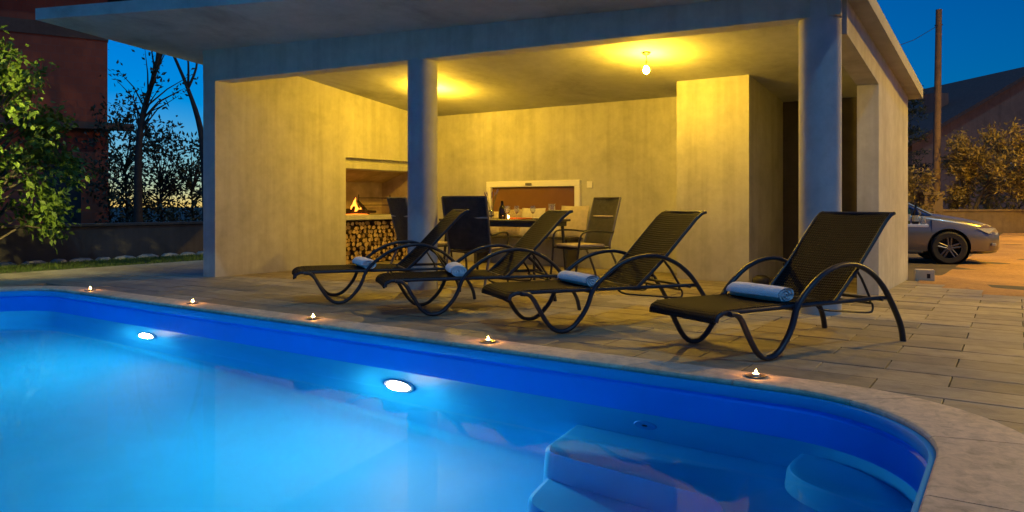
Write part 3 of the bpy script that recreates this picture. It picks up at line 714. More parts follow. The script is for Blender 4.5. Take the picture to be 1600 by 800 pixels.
# ================================================================== dining corner
tab = empty('dining_table', (-6.28, 8.50, 0), 0, 'dark rectangular dining table set with plates and bottles under the bulbs', 'table')
MB().cbox(-.85,.85,-.45,.45,.765,.80,.008).build('table_top', M['wood_dark'], tab)
MB().box(-.78,.78,-.40,-.37,.70,.764).box(-.78,.78,.37,.40,.70,.764).box(-.81,-.781,-.40,.40,.70,.764).box(.781,.81,-.40,.40,.70,.764).build('apron', M['metal'], tab, smooth=0)
for sx in (-1,1):
    for sy in (-1,1): MB().tube([(sx*.76,sy*.36,.765),(sx*.80,sy*.40,0)], [.024,.018], 8).build('leg', M['metal'], tab)
def make_chair():
    e = empty('garden_chair')
    sling([(-.21,-.24+.66),(-.18,.435),(.0,.43),(.2,.425),(.24,.44)], .46, .012, 'seat', M['sling'], e, nu=6)
    sling([(.235,.46),(.28,.62),(.335,.85),(.385,1.06),(.395,1.10)], .50, .012, 'backrest', M['sling'], e, nu=6, sag=.02)
    for sx in (-1,1):
        MB().tube(catmull([(sx*.25,.42,0),(sx*.25,.33,.25),(sx*.25,.245,.45),(sx*.255,.285,.63),(sx*.26,.34,.86),(sx*.26,.40,1.095)],3), .014, 8).build('back_post', M['metal_grey'], e)
        MB().tube(catmull([(sx*.26,-.27,0),(sx*.26,-.24,.25),(sx*.27,-.22,.44),(sx*.285,-.20,.60),(sx*.29,-.12,.655),(sx*.29,.08,.655),(sx*.275,.24,.635),(sx*.26,.292,.65)],3), .013, 8).build('arm_and_front_leg', M['metal'], e)
        MB().tube([(sx*.25,-.22,.43),(sx*.25,.25,.44)], .012, 8).build('seat_rail', M['metal'], e)
    MB().tube([(-.26,.398,1.095),(.26,.398,1.095)], .013, 8).build('top_rail', M['metal_grey'], e)
    MB().tube([(-.26,.345,.845),(.26,.345,.845)], .012, 6).build('strap', M['cushion'], e)
    m_ = MB().cbox(-.23,.23,-.22,.20,.445,.485,.018); m_.build('seat_pad', M['cushion'], e, smooth=60)
    return e
ch = make_chair()
CH = [(-5.73, 7.22, 195, 'grey garden chair with its broad back to the pool, left of the second lounger'),
      (-4.98, 8.46, -24, 'grey garden chair at the right end of the dining table, set at an angle'),
      (-7.02, 7.65, 160, 'grey garden chair mostly hidden behind the left column')]
for i, (x, y, a, lab) in enumerate(CH):
    o = ch if i == 0 else copy_tree(ch); o.location = (x, y, 0); o.rotation_euler = (0,0,R(a)); o.scale = (1.10,1.10,1.0); tag(o, lab, 'chair', 'chairs round the dining table')
bench = empty('wall_bench', (-6.92, 9.93, 0), 0, 'low plain bench against the back wall below the white window', 'bench')
MB().cbox(-1.0,1.0,-.20,.20,.46,.50,.008).build('seat', M['wood_dark'], bench)
for sx in (-.9,.9): MB().cbox(sx-.03,sx+.03,-.17,.17,0,.459,.006).build('leg', M['wood_dark'], bench)
def cushion(wd, h, d_, mat, seed):
    r_ = random.Random(seed); m_ = MB(); n_ = 10; rows_ = []
    for side in (1,-1):
        for i in range(n_+1):
            r2 = []
            for k in range(n_+1):
                u, v = 2*k/n_-1, 2*i/n_-1; bul = max(0,(1-u*u)*(1-v*v))**.45
                ear = 1+.05*abs(u*v); r2.append((u*wd/2*ear, side*d_/2*bul, v*h/2*ear))
            rows_.append(r2)
    m_.grid(rows_[:n_+1]); m_.grid(rows_[n_+1:]); return m_
CU = [(-7.66,.40,'plain beige cushion leaning at the left end of the window bench'),(-7.27,.44,'beige cushion, second from the left on the window bench'),(-6.84,.46,'large pale grey cushion in the middle of the window bench'),(-6.44,.36,'small cream cushion right of the middle on the window bench'),(-6.05,.50,'wide beige cushion at the right end of the window bench')]
for i, (x, s_, lab) in enumerate(CU):
    o = cushion(s_, s_*.98, .13, None, i).build('cushion', M[('cushion','cushion_sand','cushion_pale','cushion_cream','cushion')[i]], smooth=60); o.location = (x, 10.045, .50+s_*.47); o.rotation_euler = (R(-12),0,R((-4,3,-2,5,-3)[i]))
    tag(o, lab, 'cushion', 'cushions on the window bench')
T = Vector((-6.28, 8.50, .8005))
def put(o, dx, dy, lab, cat, group=None): o.location = T+Vector((dx,dy,0)); return tag(o, lab, cat, group)
put(MB().lathe([(.0001,0),(.050,0),(.053,.02),(.053,.12),(.042,.16),(.019,.20),(.017,.25),(.020,.255),(.0001,.256)], 18).build('wine_carafe', M['bottle_dark']), +.12, -.20, 'dark round bodied bottle standing on the dining table', 'bottle')
put(MB().lathe([(.0001,0),(.20,0),(.22,.012),(.19,.022),(.0001,.018)], 24, sy=.6).build('food_platter', M['orange']), .34, -.10, 'orange red platter of food on the dining table', 'platter')
e = empty('lavender_vase', T+Vector((-.12,-.14,0)), 0, 'glass vase with sprigs of lavender left of the dark bottle on the table', 'vase')
MB().lathe([(.0001,0),(.04,0),(.045,.05),(.035,.12),(.030,.13),(.027,.12),(.036,.05),(.0001,.012)], 16).build('vase_body', M['glass'], e)
for k in range(9):
    a = k*2.4; tip = Vector((.11*math.cos(a)*(.5+.5*random.random()), .11*math.sin(a), .30+.10*random.random()))
    MB().tube([(0,0,.02),tuple(tip*.5+Vector((0,0,.05))),tuple(tip)], .0025, 5).build('stem', M['stem'], e)
    MB().tube([tuple(tip*.82+Vector((0,0,.03))),tuple(tip),tuple(tip+Vector((0,0,.03)))], [.006,.010,.003], 6).build('flower_spike', M['lavender'], e)
def wineglass(dx, dy, lab):
    o = MB().lathe([(.0001,0),(.033,.001),(.031,.004),(.004,.008),(.004,.075),(.022,.09),(.036,.12),(.036,.15),(.030,.185),(.0285,.185),(.0345,.15),(.0345,.12),(.02,.094),(.0001,.088)], 18).build('wine_glass', M['glass']); put(o, dx, dy, lab, 'glass', 'wine glasses on the dining table')
wineglass(.26,-.28,'wine glass just right of the dark bottle on the table'); wineglass(.44,-.30,'wine glass in front of the orange platter on the table'); wineglass(.64,-.2,'wine glass near the right end of the table'); wineglass(.0,.10,'wine glass behind the lavender and the dark bottle on the table')
put(MB().lathe([(.0001,0),(.055,0),(.06,.03),(.05,.14),(.045,.20),(.055,.215),(.050,.215),(.041,.20),(.046,.14),(.055,.03),(.0001,.010)], 18).build('glass_pitcher', M['glass']), .74, .12, 'glass pitcher at the right end of the dining table', 'pitcher')
e = empty('table_candle', T+Vector((.36,-.38,0)), 0, 'small lit candle at the front edge of the dining table', 'candle')
MB().lathe([(.0001,0),(.024,0),(.024,.022),(.0001,.022)], 14).build('wax', M['wax'], e); flame(.035,.008,(0,0,.022),'flame',M['flame'],e)
put(MB().lathe([(.0001,0),(.08,0),(.13,.016),(.125,.018),(.075,.004),(.0001,.004)], 24).build('plate', M['white']), -.55, .12, 'white plate at the left end of the dining table', 'plate', 'plates on the dining table')
put(MB().lathe([(.0001,0),(.08,0),(.13,.016),(.125,.018),(.075,.004),(.0001,.004)], 24).build('plate', M['white']), .66, -.02, 'white plate at the right end of the dining table', 'plate', 'plates on the dining table')

# ---- small table with bottles past the right wall
st = empty('side_table', (-1.58, 11.50, -.0), R(8), 'small pale side table with bottles behind the right wall corner', 'table')
MB().cbox(-.30,.30,-.22,.22,.70,.735,.006).build('table_top', M['white'], st)
MB().lathe([(.0001,-.12),(.19,-.12),(.19,-.10),(.03,-.08),(.03,.699),(.0001,.699)], 18, (-.12,.05,0)).build('pedestal', M['white'], st)
def bottle(x, y, h, r, mat, lab):
    o = MB().lathe([(.0001,0),(r,0),(r*1.04,.01),(r*1.04,h*.52),(r*.85,h*.62),(r*.36,h*.74),(r*.34,h*.95),(r*.4,h*.96),(r*.4,h),(.0001,h)], 16).build('bottle', mat, smooth=40)
    MB().lathe([(r*1.055,h*.14),(r*1.055,h*.44)], 16, caps=False).build('paper_label', M['paper'], o, fix=False); o.location = (x, y, .7355); tag(o, lab, 'bottle', 'bottles on the small side table')
bottle(-1.52,11.42,.31,.036,M['bottle_green'],'tall green bottle, left one on the side table by the wall corner')
bottle(-1.42,11.42,.27,.040,M['bottle_dark'],'shorter dark bottle, right one on the side table by the wall corner')
o = MB().lathe([(.0001,0),(.028,0),(.033,.11),(.031,.11),(.026,.006),(.0001,.006)], 14).build('tumbler', M['glass']); o.location = (-1.33,11.42,.7355); tag(o, 'clear tumbler right of the bottles on the small side table', 'glass')
bx_ = empty('cardboard_box', (-1.28,11.15,-.02), R(12), 'small pale box on the ground at the wall corner below the bottles', 'box')
MB().cbox(-.11,.11,-.08,.08,0,.16,.004).build('carton', M['paper'], bx_); MB().cbox(.02,.06,-.0835,-.081,.05,.11,.001).build('print_mark', M['char'], bx_)
bag = MB().lathe([(.0001,0),(.14,.0),(.17,.05),(.15,.12),(.08,.165),(.0001,.175)], 16, sy=.7).build('dark_bag', M['blackplastic'], smooth=60); bag.scale = (.7,.7,.7); bag.location = (-2.86, 9.30, .001); tag(bag, 'dark soft bag on the floor beside the passage, behind the nearest lounger', 'bag')

# ================================================================== foliage
def leaf_cloud(centers, dirs, n_each, spread, size, droop=.3, aspect=.42, rg=rng):
    C_ = np.repeat(np.array(centers), n_each, 0); D_ = np.repeat(np.array(dirs), n_each, 0); n = len(C_)
    t_ = rg.uniform(0,1,(n,1)); pos = C_ + D_*t_*spread + rg.normal(0, spread*.28, (n,3))
    ax = D_*.6 + rg.normal(0,.7,(n,3)); ax[:,2] -= droop; ax /= np.linalg.norm(ax, axis=1, keepdims=True)
    nr = rg.normal(0,1,(n,3)); nr[:,2] += .6; sd_ = np.cross(ax, nr); sd_ /= np.linalg.norm(sd_, axis=1, keepdims=True)+1e-9; up = np.cross(sd_, ax)
    s_ = size*rg.uniform(.65,1.25,(n,1))
    v0 = pos; v1 = pos+ax*s_*.42+sd_*s_*aspect*.55+up*s_*.07; v2 = pos+ax*s_; v3 = pos+ax*s_*.42-sd_*s_*aspect*.55+up*s_*.07
    V_ = np.stack([v0,v1,v2,v3],1).reshape(-1,3); b_ = np.arange(n)*4
    F_ = np.concatenate([np.stack([b_,b_+1,b_+2],1), np.stack([b_,b_+2,b_+3],1)])
    return V_, F_
def mesh_np(name, V_, F_, mat, parent):
    me = bpy.data.meshes.new(name); me.from_pydata(V_.tolist(), [], F_.tolist()); me.materials.append(mat); me.update(); return link(name, me, parent)
def tree(name, label, cat, base, trunk_pts, tr, clumps, n_each, spread, size, leafm, barkm, group=None, droop=.3, limbs=None, aspect=.42, twig=.012):
    e = empty(name, base, 0, label, cat, group); rg = np.random.default_rng(abs(hash(label)) % 1000 if False else len(label)*7+int(abs(base[0])*10))
    tp = catmull(trunk_pts, 4); m = len(tp); MB().tube(tp, [tr*(1-.72*i/(m-1)) for i in range(m)], 10).build('trunk', barkm, e, smooth=60)
    cs = np.array(clumps); ctr = cs.mean(0); dirs = cs-ctr*np.array([1,1,.9]); dirs /= np.linalg.norm(dirs,axis=1,keepdims=True)+1e-9
    lb = MB()
    for k in range(len(cs)):
        if limbs is not None and k % limbs: continue
        # each limb leaves the trunk below its clump
        z = cs[k][2]; q = min(tp, key=lambda p: abs(p.z-(z-.35*abs(z-tp[0].z)*.5-.1))+.15*((p.x-cs[k][0])**2+(p.y-cs[k][1])**2)**.5)
        mid = q.lerp(Vector(cs[k]), .55)+Vector((0,0,.05)); end = Vector(cs[k])+Vector(dirs[k])*spread*.7
        lb.tube([q, mid, end], [twig*2.0, twig*1.2, twig*.35], 5)
    lb.build('limb', barkm, e, smooth=60, fix=False)
    V_, F_ = leaf_cloud(cs, dirs, n_each, spread, size, droop, aspect, rg); mesh_np('crown', V_, F_, leafm, e); return e
def blob(n, c, rad, rg, shell=.45, gaps=0.0):
    out_ = []
    while len(out_) < n:
        p = rg.uniform(-1,1,3); l = np.linalg.norm(p)
        if l > 1 or l < shell: continue
        if gaps and math.sin(p[0]*5.1+1)*math.sin(p[1]*4.3)*math.sin(p[2]*5.7+2) < -gaps: continue
        out_.append(np.array(c)+p*np.array(rad))
    return out_
r1 = np.random.default_rng(5)
# near tree at the left edge
cl = blob(120, (-.25,-.15,2.25), (1.15,1.25,1.05), r1, .35, .12)+blob(14, (.15,.1,1.15), (.5,.9,.40), r1, .2)
tree('leafy_garden_tree', 'bright green leafy tree at the left edge, lit by the garden lamp', 'tree', (-12.75,4.40,-.15), [(0,0,0),(.03,.02,.6),(-.05,.05,1.3),(-.1,0,2.0),(-.1,0,2.7)], .055, cl, 66, .34, .112, M['leaf_near'], M['bark'], droop=.55, limbs=2, aspect=.55)
# dark trees against the afterglow
def at_px(u, v, t): return Vector((0,0,1))+(Vw+Rw*((u-800)/1150)+Vector((0,0,1))*((320-v)/1150))*t
b0 = at_px(214,400,17.0); b0.z = -.15
tt = [(0,0,0),(.02,.02,.8),(.05,.0,2.0),(.12,.05,3.1),(.42,.20,4.2),(.62,.30,5.1)]
r2 = np.random.default_rng(8)
cl = [np.array([.42+.30*r2.normal(), .2+.25*r2.normal(), z]) for z in r2.uniform(3.3,5.3,26)]
tree('slender_tree', 'slender dark tree trunk with sparse leaves against the afterglow', 'tree', tuple(b0), tt, .115, cl, 10, .30, .12, M['leaf_dark'], M['bark_dark'], droop=.1)
b0 = at_px(318,400,18.0); b0.z = -.15
e = empty('bare_tree', b0, 0, 'leafless forked tree rising just left of the pavilion wall', 'tree')
MB().tube(catmull([(.1,.05,0),(.05,0,2.0),(-.05,-.05,3.0),(-.35,-.2,4.0),(-.78,-.5,5.2)],4), [.10,.098,.095,.09,.085,.083,.08,.075,.07,.065,.06,.05,.045,.04,.035,.03,.02], 8).build('trunk', M['bark_dark'], e, smooth=60)
for q in ([(-.35,-.2,4.0),(-.33,-.2,4.6),(-.40,-.25,5.3)],[(-.35,-.2,4.0),(-.15,-.1,4.5),(-.10,-.1,5.1)],[(.0,-.02,2.6),(.22,.1,3.2),(.30,.15,3.6)]): MB().tube(catmull(q,3), [.035,.033,.03,.026,.022,.018,.012], 6).build('limb', M['bark_dark'], e, smooth=60)
def bush(u, t, zc_, rad, n, ne, sp, size, mat, lab, seed, name='shrub', z0=-.15, bark=None, gaps=.1, group=None, trunk_h=None):
    b0 = at_px(u, 400, t); b0.z = z0; rg = np.random.default_rng(seed); c_ = blob(n, (0,0,zc_), rad, rg, .3, gaps)
    tree(name, lab, 'shrub' if name == 'shrub' else 'tree', tuple(b0), [(0,0,0),(.05,.02,zc_*.4),(-.03,.03,zc_*.8),(0,0,zc_*1.1)], .05, c_, ne, sp, size, mat, bark or M['bark_dark'], group, droop=.0, limbs=2)
G1 = 'dark shrubs beyond the garden wall'
bush(196,19,1.9,(.75,.75,1.9),70,30,.42,.13,M['leaf_dark'],'tall dark shrub between the brick house and the slender tree',3,group=G1)
bush(250,18.5,1.5,(.85,.8,1.5),70,30,.40,.13,M['leaf_dark'],'dark shrub just right of the slender tree trunk',4,group=G1)
bush(300,19.5,1.35,(.95,.8,1.55),64,28,.42,.13,M['leaf_dark'],'loose dark shrub touching the pavilion wall edge, pink glow behind',6,group=G1)
bush(170,21,1.2,(.9,.9,1.3),50,28,.42,.13,M['leaf_dark'],'low dark shrub at the foot of the brick pier',9,group=G1)
# right: olive trees, shrub, conifer beyond the lot
b0 = at_px(1520,400,31); b0.z = -.15; r3 = np.random.default_rng(21)
cl = blob(80, (1.2,.3,2.75), (1.55,1.5,1.35), r3, .3, .12)+blob(30, (-.05,0,2.9), (.6,.8,.9), r3, .2)+blob(14,(-.35,0,1.7),(.3,.5,.5),r3,.1)
e = tree('olive_tree', 'orange lit two stemmed olive tree behind the low wall, right of the pole', 'tree', tuple(b0), [(0,0,0),(.05,0,.8),(.3,.05,1.6),(.8,.1,2.6),(1.1,.2,3.4)], .10, cl, 60, .50, .20, M['leaf_olive'], M['bark'], limbs=2, droop=.05, aspect=.34)
MB().tube(catmull([(-.05,.1,0),(-.10,.1,.9),(-.2,.1,1.7),(-.3,.1,2.6)],4), [.08-.004*i for i in range(13)], 8).build('trunk', M['bark'], e, smooth=60)
bush(1592,33,1.7,(1.3,1.3,1.7),60,48,.5,.20,M['leaf_olive'],'shadowed olive shrub at the right edge beyond the low wall',31,bark=M['bark'])
bush(1428,30,1.15,(.72,.7,1.25),56,48,.42,.18,M['leaf_olive'],'orange lit shrub between the pavilion corner and the wooden pole',33,bark=M['bark'])
b0 = at_px(1408,400,34); b0.z = -.15
e = empty('conifer', b0, 0, 'dark conifer with layered branches showing past the roof corner', 'tree'); MB().tube([(0,0,0),(0,0,6.6)], [.13,.02], 8).build('trunk', M['bark_dark'], e)
cv = []; cd_ = []
for z in np.arange(1.2,6.5,.32):
    for k in range(7):
        a = r3.uniform(0,6.28); L_ = 1.15*(1-.08*(z-1.2)); 
        for q in np.linspace(.25,1,5): cv.append((L_*q*math.cos(a), L_*q*math.sin(a), z+.10*q)); cd_.append((math.cos(a), math.sin(a), .1))
V_, F_ = leaf_cloud(cv, cd_, 10, .22, .17, .0, .25, r3); mesh_np('crown', V_, F_, M['leaf_dark'], e)

# ---- lawn strip, edging rocks, garden wall on the left
lawn = MB().add([(-13.75,1.0,-.004),(-12.2,1.0,-.004),(-12.45,9.5,-.004),(-13.75,9.5,-.004),(-13.75,1.0,-.16),(-12.2,1.0,-.16),(-12.45,9.5,-.16),(-13.75,9.5,-.16)], [(0,1,2,3),(0,4,5,1),(1,5,6,2),(2,6,7,3),(3,7,4,0)])
tag(lawn.build('lawn', M['soil'], smooth=0), kind='structure')
n = 16000; bx = rng.uniform(-13.65,-12.28,n); by = rng.uniform(1.2,9.4,n); h = rng.uniform(.025,.055,n); a = rng.uniform(0,6.28,n); lean = rng.normal(0,.015,(n,2))
wd = .006; V_ = np.stack([np.stack([bx-wd*np.cos(a),by-wd*np.sin(a),np.full(n,-.005)],1),np.stack([bx+wd*np.cos(a),by+wd*np.sin(a),np.full(n,-.005)],1),np.stack([bx+lean[:,0],by+lean[:,1],h],1)],1).reshape(-1,3)
o = mesh_np('grass', V_, (np.arange(n)*3)[:,None]+np.array([[0,1,2]]), M['grass'], None); tag(o, 'mown green grass strip between the deck and the garden wall', 'grass', kind='stuff')
edge = empty('rock_edging', (-13.82, 0, -.10), 0, 'row of low flat rocks edging the grass in front of the garden wall', 'edging')
y = 2.2
while y < 10.0:
    L_ = random.uniform(.22,.46); m_ = MB(); pr_ = []
    rings = [(1.0,0),(1.04,.05),(.92,.115),(.6,.15),(.0001,.155)]
    m_.lathe(rings, 9, (0,0,0), sx=.15, sy=L_/2)
    m_.v = [(x+random.uniform(-.012,.012), yy+random.uniform(-.015,.015), z+random.uniform(-.012,.012)) for x,yy,z in m_.v]
    m_.build('rock', M['rock'], edge, loc=(random.uniform(-.03,.03), y+L_/2, 0), smooth=45); y += L_+.015
gw = empty('garden_wall', (-14.6, 0, -.15), 0, 'low dark concrete garden wall behind the grass strip', 'wall')
MB().cbox(-.1,.1,-2,22,0,.74,.01).build('wall_body', M['rough_conc'], gw); MB().cbox(-.13,.13,-2,22,.741,.80,.01).build('wall_cap', M['rough_conc'], gw)

# ---- unfinished brick house, far left
bh = empty('brick_house', (0,0,0), 0, 'tall unfinished red brick house at the upper left behind the tree', 'house')
A_ = at_px(168,320,20.0).to_2d(); ux = Vector((Rw.x, Rw.y)); un = Vector((Vw.x, Vw.y)); hd = (ux*.86+un*.51).normalized(); hn = Vector((-hd.y, hd.x))
def hq(s_, d_): p = A_+hd*s_+hn*d_; return (p.x, p.y)
def hbox(s0, s1, d0, d1, z0, z1, name, mat, par=bh): return MB().prism([hq(s0,d0),hq(s1,d0),hq(s1,d1),hq(s0,d1)], z0, z1).build(name, mat, par, smooth=0)
DW0, DW1, DZ1 = -1.45, -.62, 2.15
hbox(-9, DW0, 0, .25, -.15, 5.45, 'front_wall', M['brick']); hbox(DW1, 0, 0, .25, -.15, 5.45, 'front_wall', M['brick']); hbox(DW0, DW1, 0, .25, DZ1, 5.45, 'front_wall', M['brick'])
hbox(-.25, 0, .25, 8, -.15, 5.45, 'gable_wall', M['brick']); hbox(-9, -.25, 7.75, 8, -.15, 5.45, 'rear_wall', M['brick']); hbox(-9,-8.75,.25,7.75,-.15,5.45,'gable_wall',M['brick'])
hbox(DW0, DW1, .16, .20, -.15, DZ1, 'door', M['blackplastic'])
hbox(-9.02, .02, -.03, .27, 5.45, 5.80, 'ring_beam', M['band_conc']); hbox(-9, 0, -.001, .249, 5.80, 7.6, 'upper_wall', M['brick']); hbox(-.25,0,.25,8,5.451,7.6,'upper_wall',M['brick'])
hbox(-9.0, .62, -.35, .0, 3.02, 3.20, 'balcony_slab', M['band_conc'])
hbox(-9.5, .85, -.95, 8.6, 7.6, 7.8, 'roof_eave', M['rooftile']); MB().prism([hq(-9.5,-.95),hq(.85,-.95),hq(.85,8.6),hq(-9.5,8.6)], 7.8, [7.85,7.85,7.85,7.85]).build('roof', M['rooftile'], bh, smooth=0)
hbox(-.30,.02,-.05,.0,-.15,3.02,'pier',M['brick'])

# ---- house beyond the lot, right
rh = empty('gabled_house', (0,0,0), 0, 'dim rendered house with a dark pitched roof and chimney behind the olive tree', 'house')
B_ = at_px(1425,320,46).to_2d(); kd = (ux*.98+un*.15).normalized(); kn = Vector((-kd.y, kd.x))
def kq(s_, d_): p = B_+kd*s_+kn*d_; return (p.x, p.y)
mb = MB(); prof_ = [(0,-.15),(0,4.9),(9.3,9.9),(18.6,4.9),(18.6,-.15)]
mb.add([(*kq(s_,0), z) for s_,z in prof_]+[(*kq(s_,12), z) for s_,z in prof_], [(0,1,2,3,4),(9,8,7,6,5),(0,5,6,1),(4,3,8,9)]); mb.build('wall', M['render_house'], rh, smooth=0)
for sg in (0,1):
    e0, e1 = ((-.7,4.53),(9.3,9.92)) if sg == 0 else ((19.3,4.53),(9.3,9.92)); mb = MB()
    mb.hexa([(*kq(e0[0],-.5),e0[1]),(*kq(e1[0],-.5),e1[1]),(*kq(e1[0],12.5),e1[1]),(*kq(e0[0],12.5),e0[1]),(*kq(e0[0],-.5),e0[1]+.24),(*kq(e1[0],-.5),e1[1]+.24),(*kq(e1[0],12.5),e1[1]+.24),(*kq(e0[0],12.5),e0[1]+.24)]); rf = mb.build('roof', M['rooftile'], rh, smooth=0)
    if sg == 0:
        q0, q1 = 3.9, 5.0; MB().prism([kq(q0,3),kq(q1,3),kq(q1,4),kq(q0,4)], 6.4, 8.55).build('chimney', M['render_house'], rf, smooth=0)
for s_ in (6.5, 10.8):
    wf = MB().prism([kq(s_,-.04),kq(s_+1.1,-.04),kq(s_+1.1,.02),kq(s_,.02)], 2.3, 3.7).build('window', M['white'], rh, smooth=0); MB().prism([kq(s_+.08,-.06),kq(s_+1.02,-.06),kq(s_+1.02,-.041),kq(s_+.08,-.041)], 2.38, 3.62).build('pane', M['carglass'], wf, smooth=0)
# ---- low wall and its pillar, the wooden pole
lw = empty('low_street_wall', (0,0,0), 0, 'low orange lit concrete wall with a square pillar across the far side of the lot', 'wall')
W0 = at_px(1380,320,29.5).to_2d(); wdv = (ux*.995+un*.05).normalized(); wn = Vector((-wdv.y, wdv.x))
def wq(s_, d_): p = W0+wdv*s_+wn*d_; return (p.x, p.y)
MB().prism([wq(-6,0),wq(26,0),wq(26,.25),wq(-6,.25)], -.16, .74).build('wall_body', M['street_conc'], lw, smooth=0)
MB().prism([wq(-6,-.04),wq(26,-.04),wq(26,.29),wq(-6,.29)], .741, .82).build('wall_cap', M['street_conc'], lw, smooth=0)
MB().prism([wq(1.66,-.08),wq(2.42,-.08),wq(2.42,.33),wq(1.66,.33)], -.16, 1.40).build('pillar', M['street_conc'], lw, smooth=0)
MB().prism([wq(1.60,-.13),wq(2.48,-.13),wq(2.48,.38),wq(1.60,.38)], 1.401, 1.50).build('pillar_cap', M['street_conc'], lw, smooth=0)
pb = at_px(1462,400,31.5); pb.z = -.15; pt = at_px(1467,15,31.5)
up_ = empty('utility_pole', pb, 0, 'tall wooden utility pole against the dark blue sky at right', 'pole')
MB().tube([(0,0,0),tuple((pt-pb)*.5),tuple(pt-pb)], [.165,.145,.12], 12).build('pole_shaft', M['pole'], up_, smooth=60)
q = pt-pb; MB().tube([tuple(q*.93+Vector((-.15,0,0))),tuple(q*.93+Vector((.15,0,0)))], .03, 6).build('bracket', M['metal'], up_)
far = at_px(1380,80,25)-pb; MB().tube([tuple(q*.93), tuple((q*.93).lerp(far,.5)+Vector((0,0,-.12))), tuple(far)], .012, 5).build('wire', M['cable'], up_)

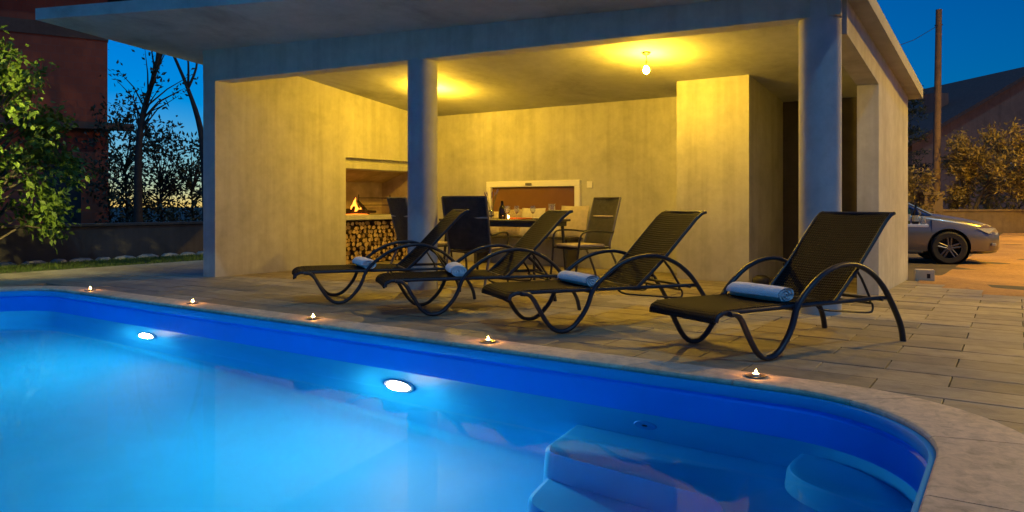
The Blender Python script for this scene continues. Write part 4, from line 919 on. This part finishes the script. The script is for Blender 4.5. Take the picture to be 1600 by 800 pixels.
# ================================================================== the parked car
def make_car():
    e = empty('parked_car')
    st_ = [(-3.52,.55,.34,.78),(-3.45,.74,.27,.93),(-3.2,.83,.24,.99),(-2.7,.875,.22,1.00),(-2.0,.885,.19,.985),(-1.2,.885,.18,.97),(-.55,.885,.18,.955),(-.25,.885,.19,.935),(.0,.885,.20,.895),(.3,.875,.20,.845),(.55,.845,.20,.79),(.75,.78,.21,.72),(.86,.68,.23,.65),(.92,.52,.27,.58),(.935,.30,.30,.53)]
    rows_ = []
    for x, hw, zb, zt in st_:
        hood = x > -.4
        pr_ = [(0,zb),(hw*.80,zb),(hw*.97,zb+.06),(hw*1.0,zb+.20),(hw*1.005,zb+(zt-zb)*.55),(hw*.985,zt-.085),(hw*.93,zt-.02),(hw*.72,zt+(.025 if hood else .0)),(hw*.35,zt+(.05 if hood else .0)),(0,zt+(.058 if hood else .0))]
        full = pr_ + [(-y_, z_) for y_, z_ in pr_[-2:0:-1]]
        rows_.append([(x, y_, z_) for y_, z_ in full])
    mb = MB().grid(rows_, True); n_ = len(rows_[0]); mb.f += [tuple(range(n_)), tuple((len(rows_)-1)*n_+k for k in range(n_-1,-1,-1))]
    body = mb.build('body', M['car'], e, smooth=50)
    # wheel arches cut out of the body
    cut = MB()
    for xx in (0,-2.68):
        for sy in (-1,1): cut.lathe([(.0001,sy*.62),(.372,sy*.62),(.372,sy*1.0),(.0001,sy*1.0)] if sy > 0 else [(.0001,-1.0),(.372,-1.0),(.372,-.62),(.0001,-.62)], 28, (xx,0,.32), 'y')
    co = cut.build('cutter', M['blackplastic'], None, smooth=50)
    bo = body.modifiers.new('b', 'BOOLEAN'); bo.operation = 'DIFFERENCE'; bo.object = co; bo.solver = 'EXACT'
    bpy.context.view_layer.update(); dg = bpy.context.evaluated_depsgraph_get(); nm = bpy.data.meshes.new_from_object(body.evaluated_get(dg)); body.modifiers.clear(); body.data = nm
    nm.materials.clear(); nm.materials.append(M['car']); nm.polygons.foreach_set('material_index', [0]*len(nm.polygons))
    nm.polygons.foreach_set('use_smooth', [True]*len(nm.polygons)); nm.set_sharp_from_angle(angle=R(40)); bpy.data.objects.remove(co)
    # glasshouse: side windows, windscreen, roof
    cab = [(-3.30,.70,1.02,.70),(-2.75,.80,1.40,.60),(-2.1,.82,1.455,.60),(-1.45,.82,1.45,.60),(-1.05,.82,1.38,.62),(-.42,.80,1.00,.74),(-.22,.78,.955,.76)]
    rows_ = [[(x, hw_*s_, .93),(x, top*s_, z*.97+.02),(x, top*.85*s_, z)][::1] for s_ in (1,) for x, hw_, z, top in cab]
    full = [[(x, hw_, .92),(x, top+.02, z-.05),(x, top*.85, z),(x,0,z+.015),(x,-top*.85,z),(x,-top-.02,z-.05),(x,-hw_,.92)] for x, hw_, z, top in cab]
    MB().grid(full).build('glasshouse', M['carglass'], e, smooth=40)
    rf = [[(x, top*.90, z+.004),(x,top*.6,z+.018),(x,0,z+.03),(x,-top*.6,z+.018),(x,-top*.90,z+.004)] for x, hw_, z, top in cab[1:5]]
    MB().grid(rf).build('roof', M['car'], e, smooth=40)
    for sy in (-1,1):
        MB().tube([(-.28,sy*.79,.95),(-1.05,sy*.645,1.375),(-1.5,sy*.625,1.435),(-2.1,sy*.625,1.44),(-2.75,sy*.625,1.385),(-3.28,sy*.72,1.0)], .022, 6).build('pillar', M['car'], e, smooth=60)
        MB().add([(.46,sy*.862,.70),(.60,sy*.842,.775),(.80,sy*.745,.70),(.865,sy*.66,.62),(.84,sy*.70,.575),(.66,sy*.835,.60)], [(0,1,2,5),(5,2,3,4)]).build('headlight', M['headlamp'], e, smooth=0)
        MB().cbox(.72,.80,sy*.80-.02,sy*.80+.02,.36,.42,.01).build('fog_lamp', M['headlamp'], e)
        MB().cbox(-.62,-.50,min(sy*.86,sy*1.02),max(sy*.86,sy*1.02),.93,1.03,.03).build('mirror', M['car'], e)
        MB().cbox(-2.3,-.45,min(sy*.875,sy*.90),max(sy*.875,sy*.90),.20,.25,.01).build('sill', M['blackplastic'], e)
        MB().box(-.302,-.296,min(sy*.875,sy*.8885),max(sy*.875,sy*.8885),.30,.86).build('door_gap', M['blackplastic'], e, smooth=0)
        for xx in (0,-2.68):
            wl = MB().lathe([(.20,-.10),(.285,-.105),(.312,-.08),(.316,0),(.312,.08),(.285,.105),(.20,.10)], 32, (xx,sy*.79,.316), 'y', caps=False).build('wheel', M['rubber'], e, smooth=40)
            rim = MB().lathe([(.20,-.09),(.222,-.096),(.226,-.08),(.21,-.03),(.21,.03),(.226,.08),(.222,.096),(.20,.09)], 32, (xx,sy*.79,.316), 'y', caps=False)
            for k in range(5):
                a = 2*math.pi*k/5+.3
                for da in (-.16,.16):
                    p0_ = (xx+.03*math.cos(a+da*4), sy*.865, .316+.03*math.sin(a+da*4)); p1_ = (xx+.212*math.cos(a+da), sy*.875, .316+.212*math.sin(a+da)); rim.tube([p0_,p1_], [.020,.016], 6)
            rim.lathe([(.0001,-.02),(.05,-.018),(.055,0),(.05,.018),(.0001,.02)], 16, (xx,sy*.865,.316), 'y'); rim.build('rim', M['rim'], wl, smooth=40)
            MB().lathe([(.36,-.12),(.36,.10),(.0001,.10)] if sy < 0 else [(.36,.12),(.36,-.10),(.0001,-.10)], 24, (xx,sy*.76,.32), 'y', caps=False).build('wheel_housing', M['blackplastic'], e)
    MB().cbox(.86,.945,-.42,.42,.30,.44,.02).build('grille', M['blackplastic'], e); MB().cbox(.90,.952,-.26,.26,.47,.56,.01).build('number_plate', M['white'], e)
    return e
car = make_car(); cp = at_px(1482,413,14.3); hdv = (Rw*math.cos(R(20))-Vw*math.sin(R(20))); 
lat = Vector((hdv.y,-hdv.x,0)); org = Vector((cp.x,cp.y,-.150)) - lat*.80
car.location = org; car.rotation_euler = (0,0,math.atan2(hdv.y,hdv.x)); tag(car, 'silver car parked on the dirt lot, its nose past the right wall', 'car')

# ---- lamps that light the place from outside the frame: the street lamp and the garden lamp
def street_lamp(x, y, lab):
    sl = empty('street_lamp', (x, y, -.15), 0, lab, 'street lamp', 'sodium street lamps beside the lot')
    MB().lathe([(.0001,0),(.11,0),(.11,.3),(.065,.35),(.05,6.6)], 14).build('post', M['metal_grey'], sl); MB().tube(catmull([(0,0,6.5),(-.05,.0,6.9),(-.5,.1,7.1),(-1.1,.2,7.1)],4), .04, 8).build('arm', M['metal_grey'], sl)
    hd_ = MB().cbox(-1.65,-1.05,.08,.34,7.06,7.2,.03).build('lamp_head', M['metal_grey'], sl); MB().cbox(-1.60,-1.12,.12,.30,7.02,7.058,.01).build('lens', M['sodium'], hd_)
street_lamp(5.3, 16.4, 'sodium street lamp on a tall post beside the dirt lot, nearer the deck')
street_lamp(4.6, 29.6, 'sodium street lamp on a tall post beside the low street wall')
gl = empty('garden_spotlight', (-11.0, 2.55, 0), 0, 'garden spotlight on a short post aimed at the leafy tree', 'lamp')
MB().lathe([(.0001,0),(.07,0),(.07,.012),(.02,.02),(.02,1.95)], 14).build('post', M['metal'], gl)
aim = (Vector((-12.85,4.25,1.95))-Vector((-11.0,2.55,2.0))).normalized(); qa = aim.to_track_quat('Z','Y').to_euler()
hs_ = MB().lathe([(.0001,-.09),(.055,-.085),(.065,-.02),(.072,.05),(.068,.05),(.060,-.01),(.0001,-.012)], 18).build('lamp_hood', M['metal'], gl, loc=(0,0,2.0), rot=qa)
MB().lathe([(.0001,.004),(.055,.004)], 18).build('lens', M['garden_glow'], hs_, fix=False)
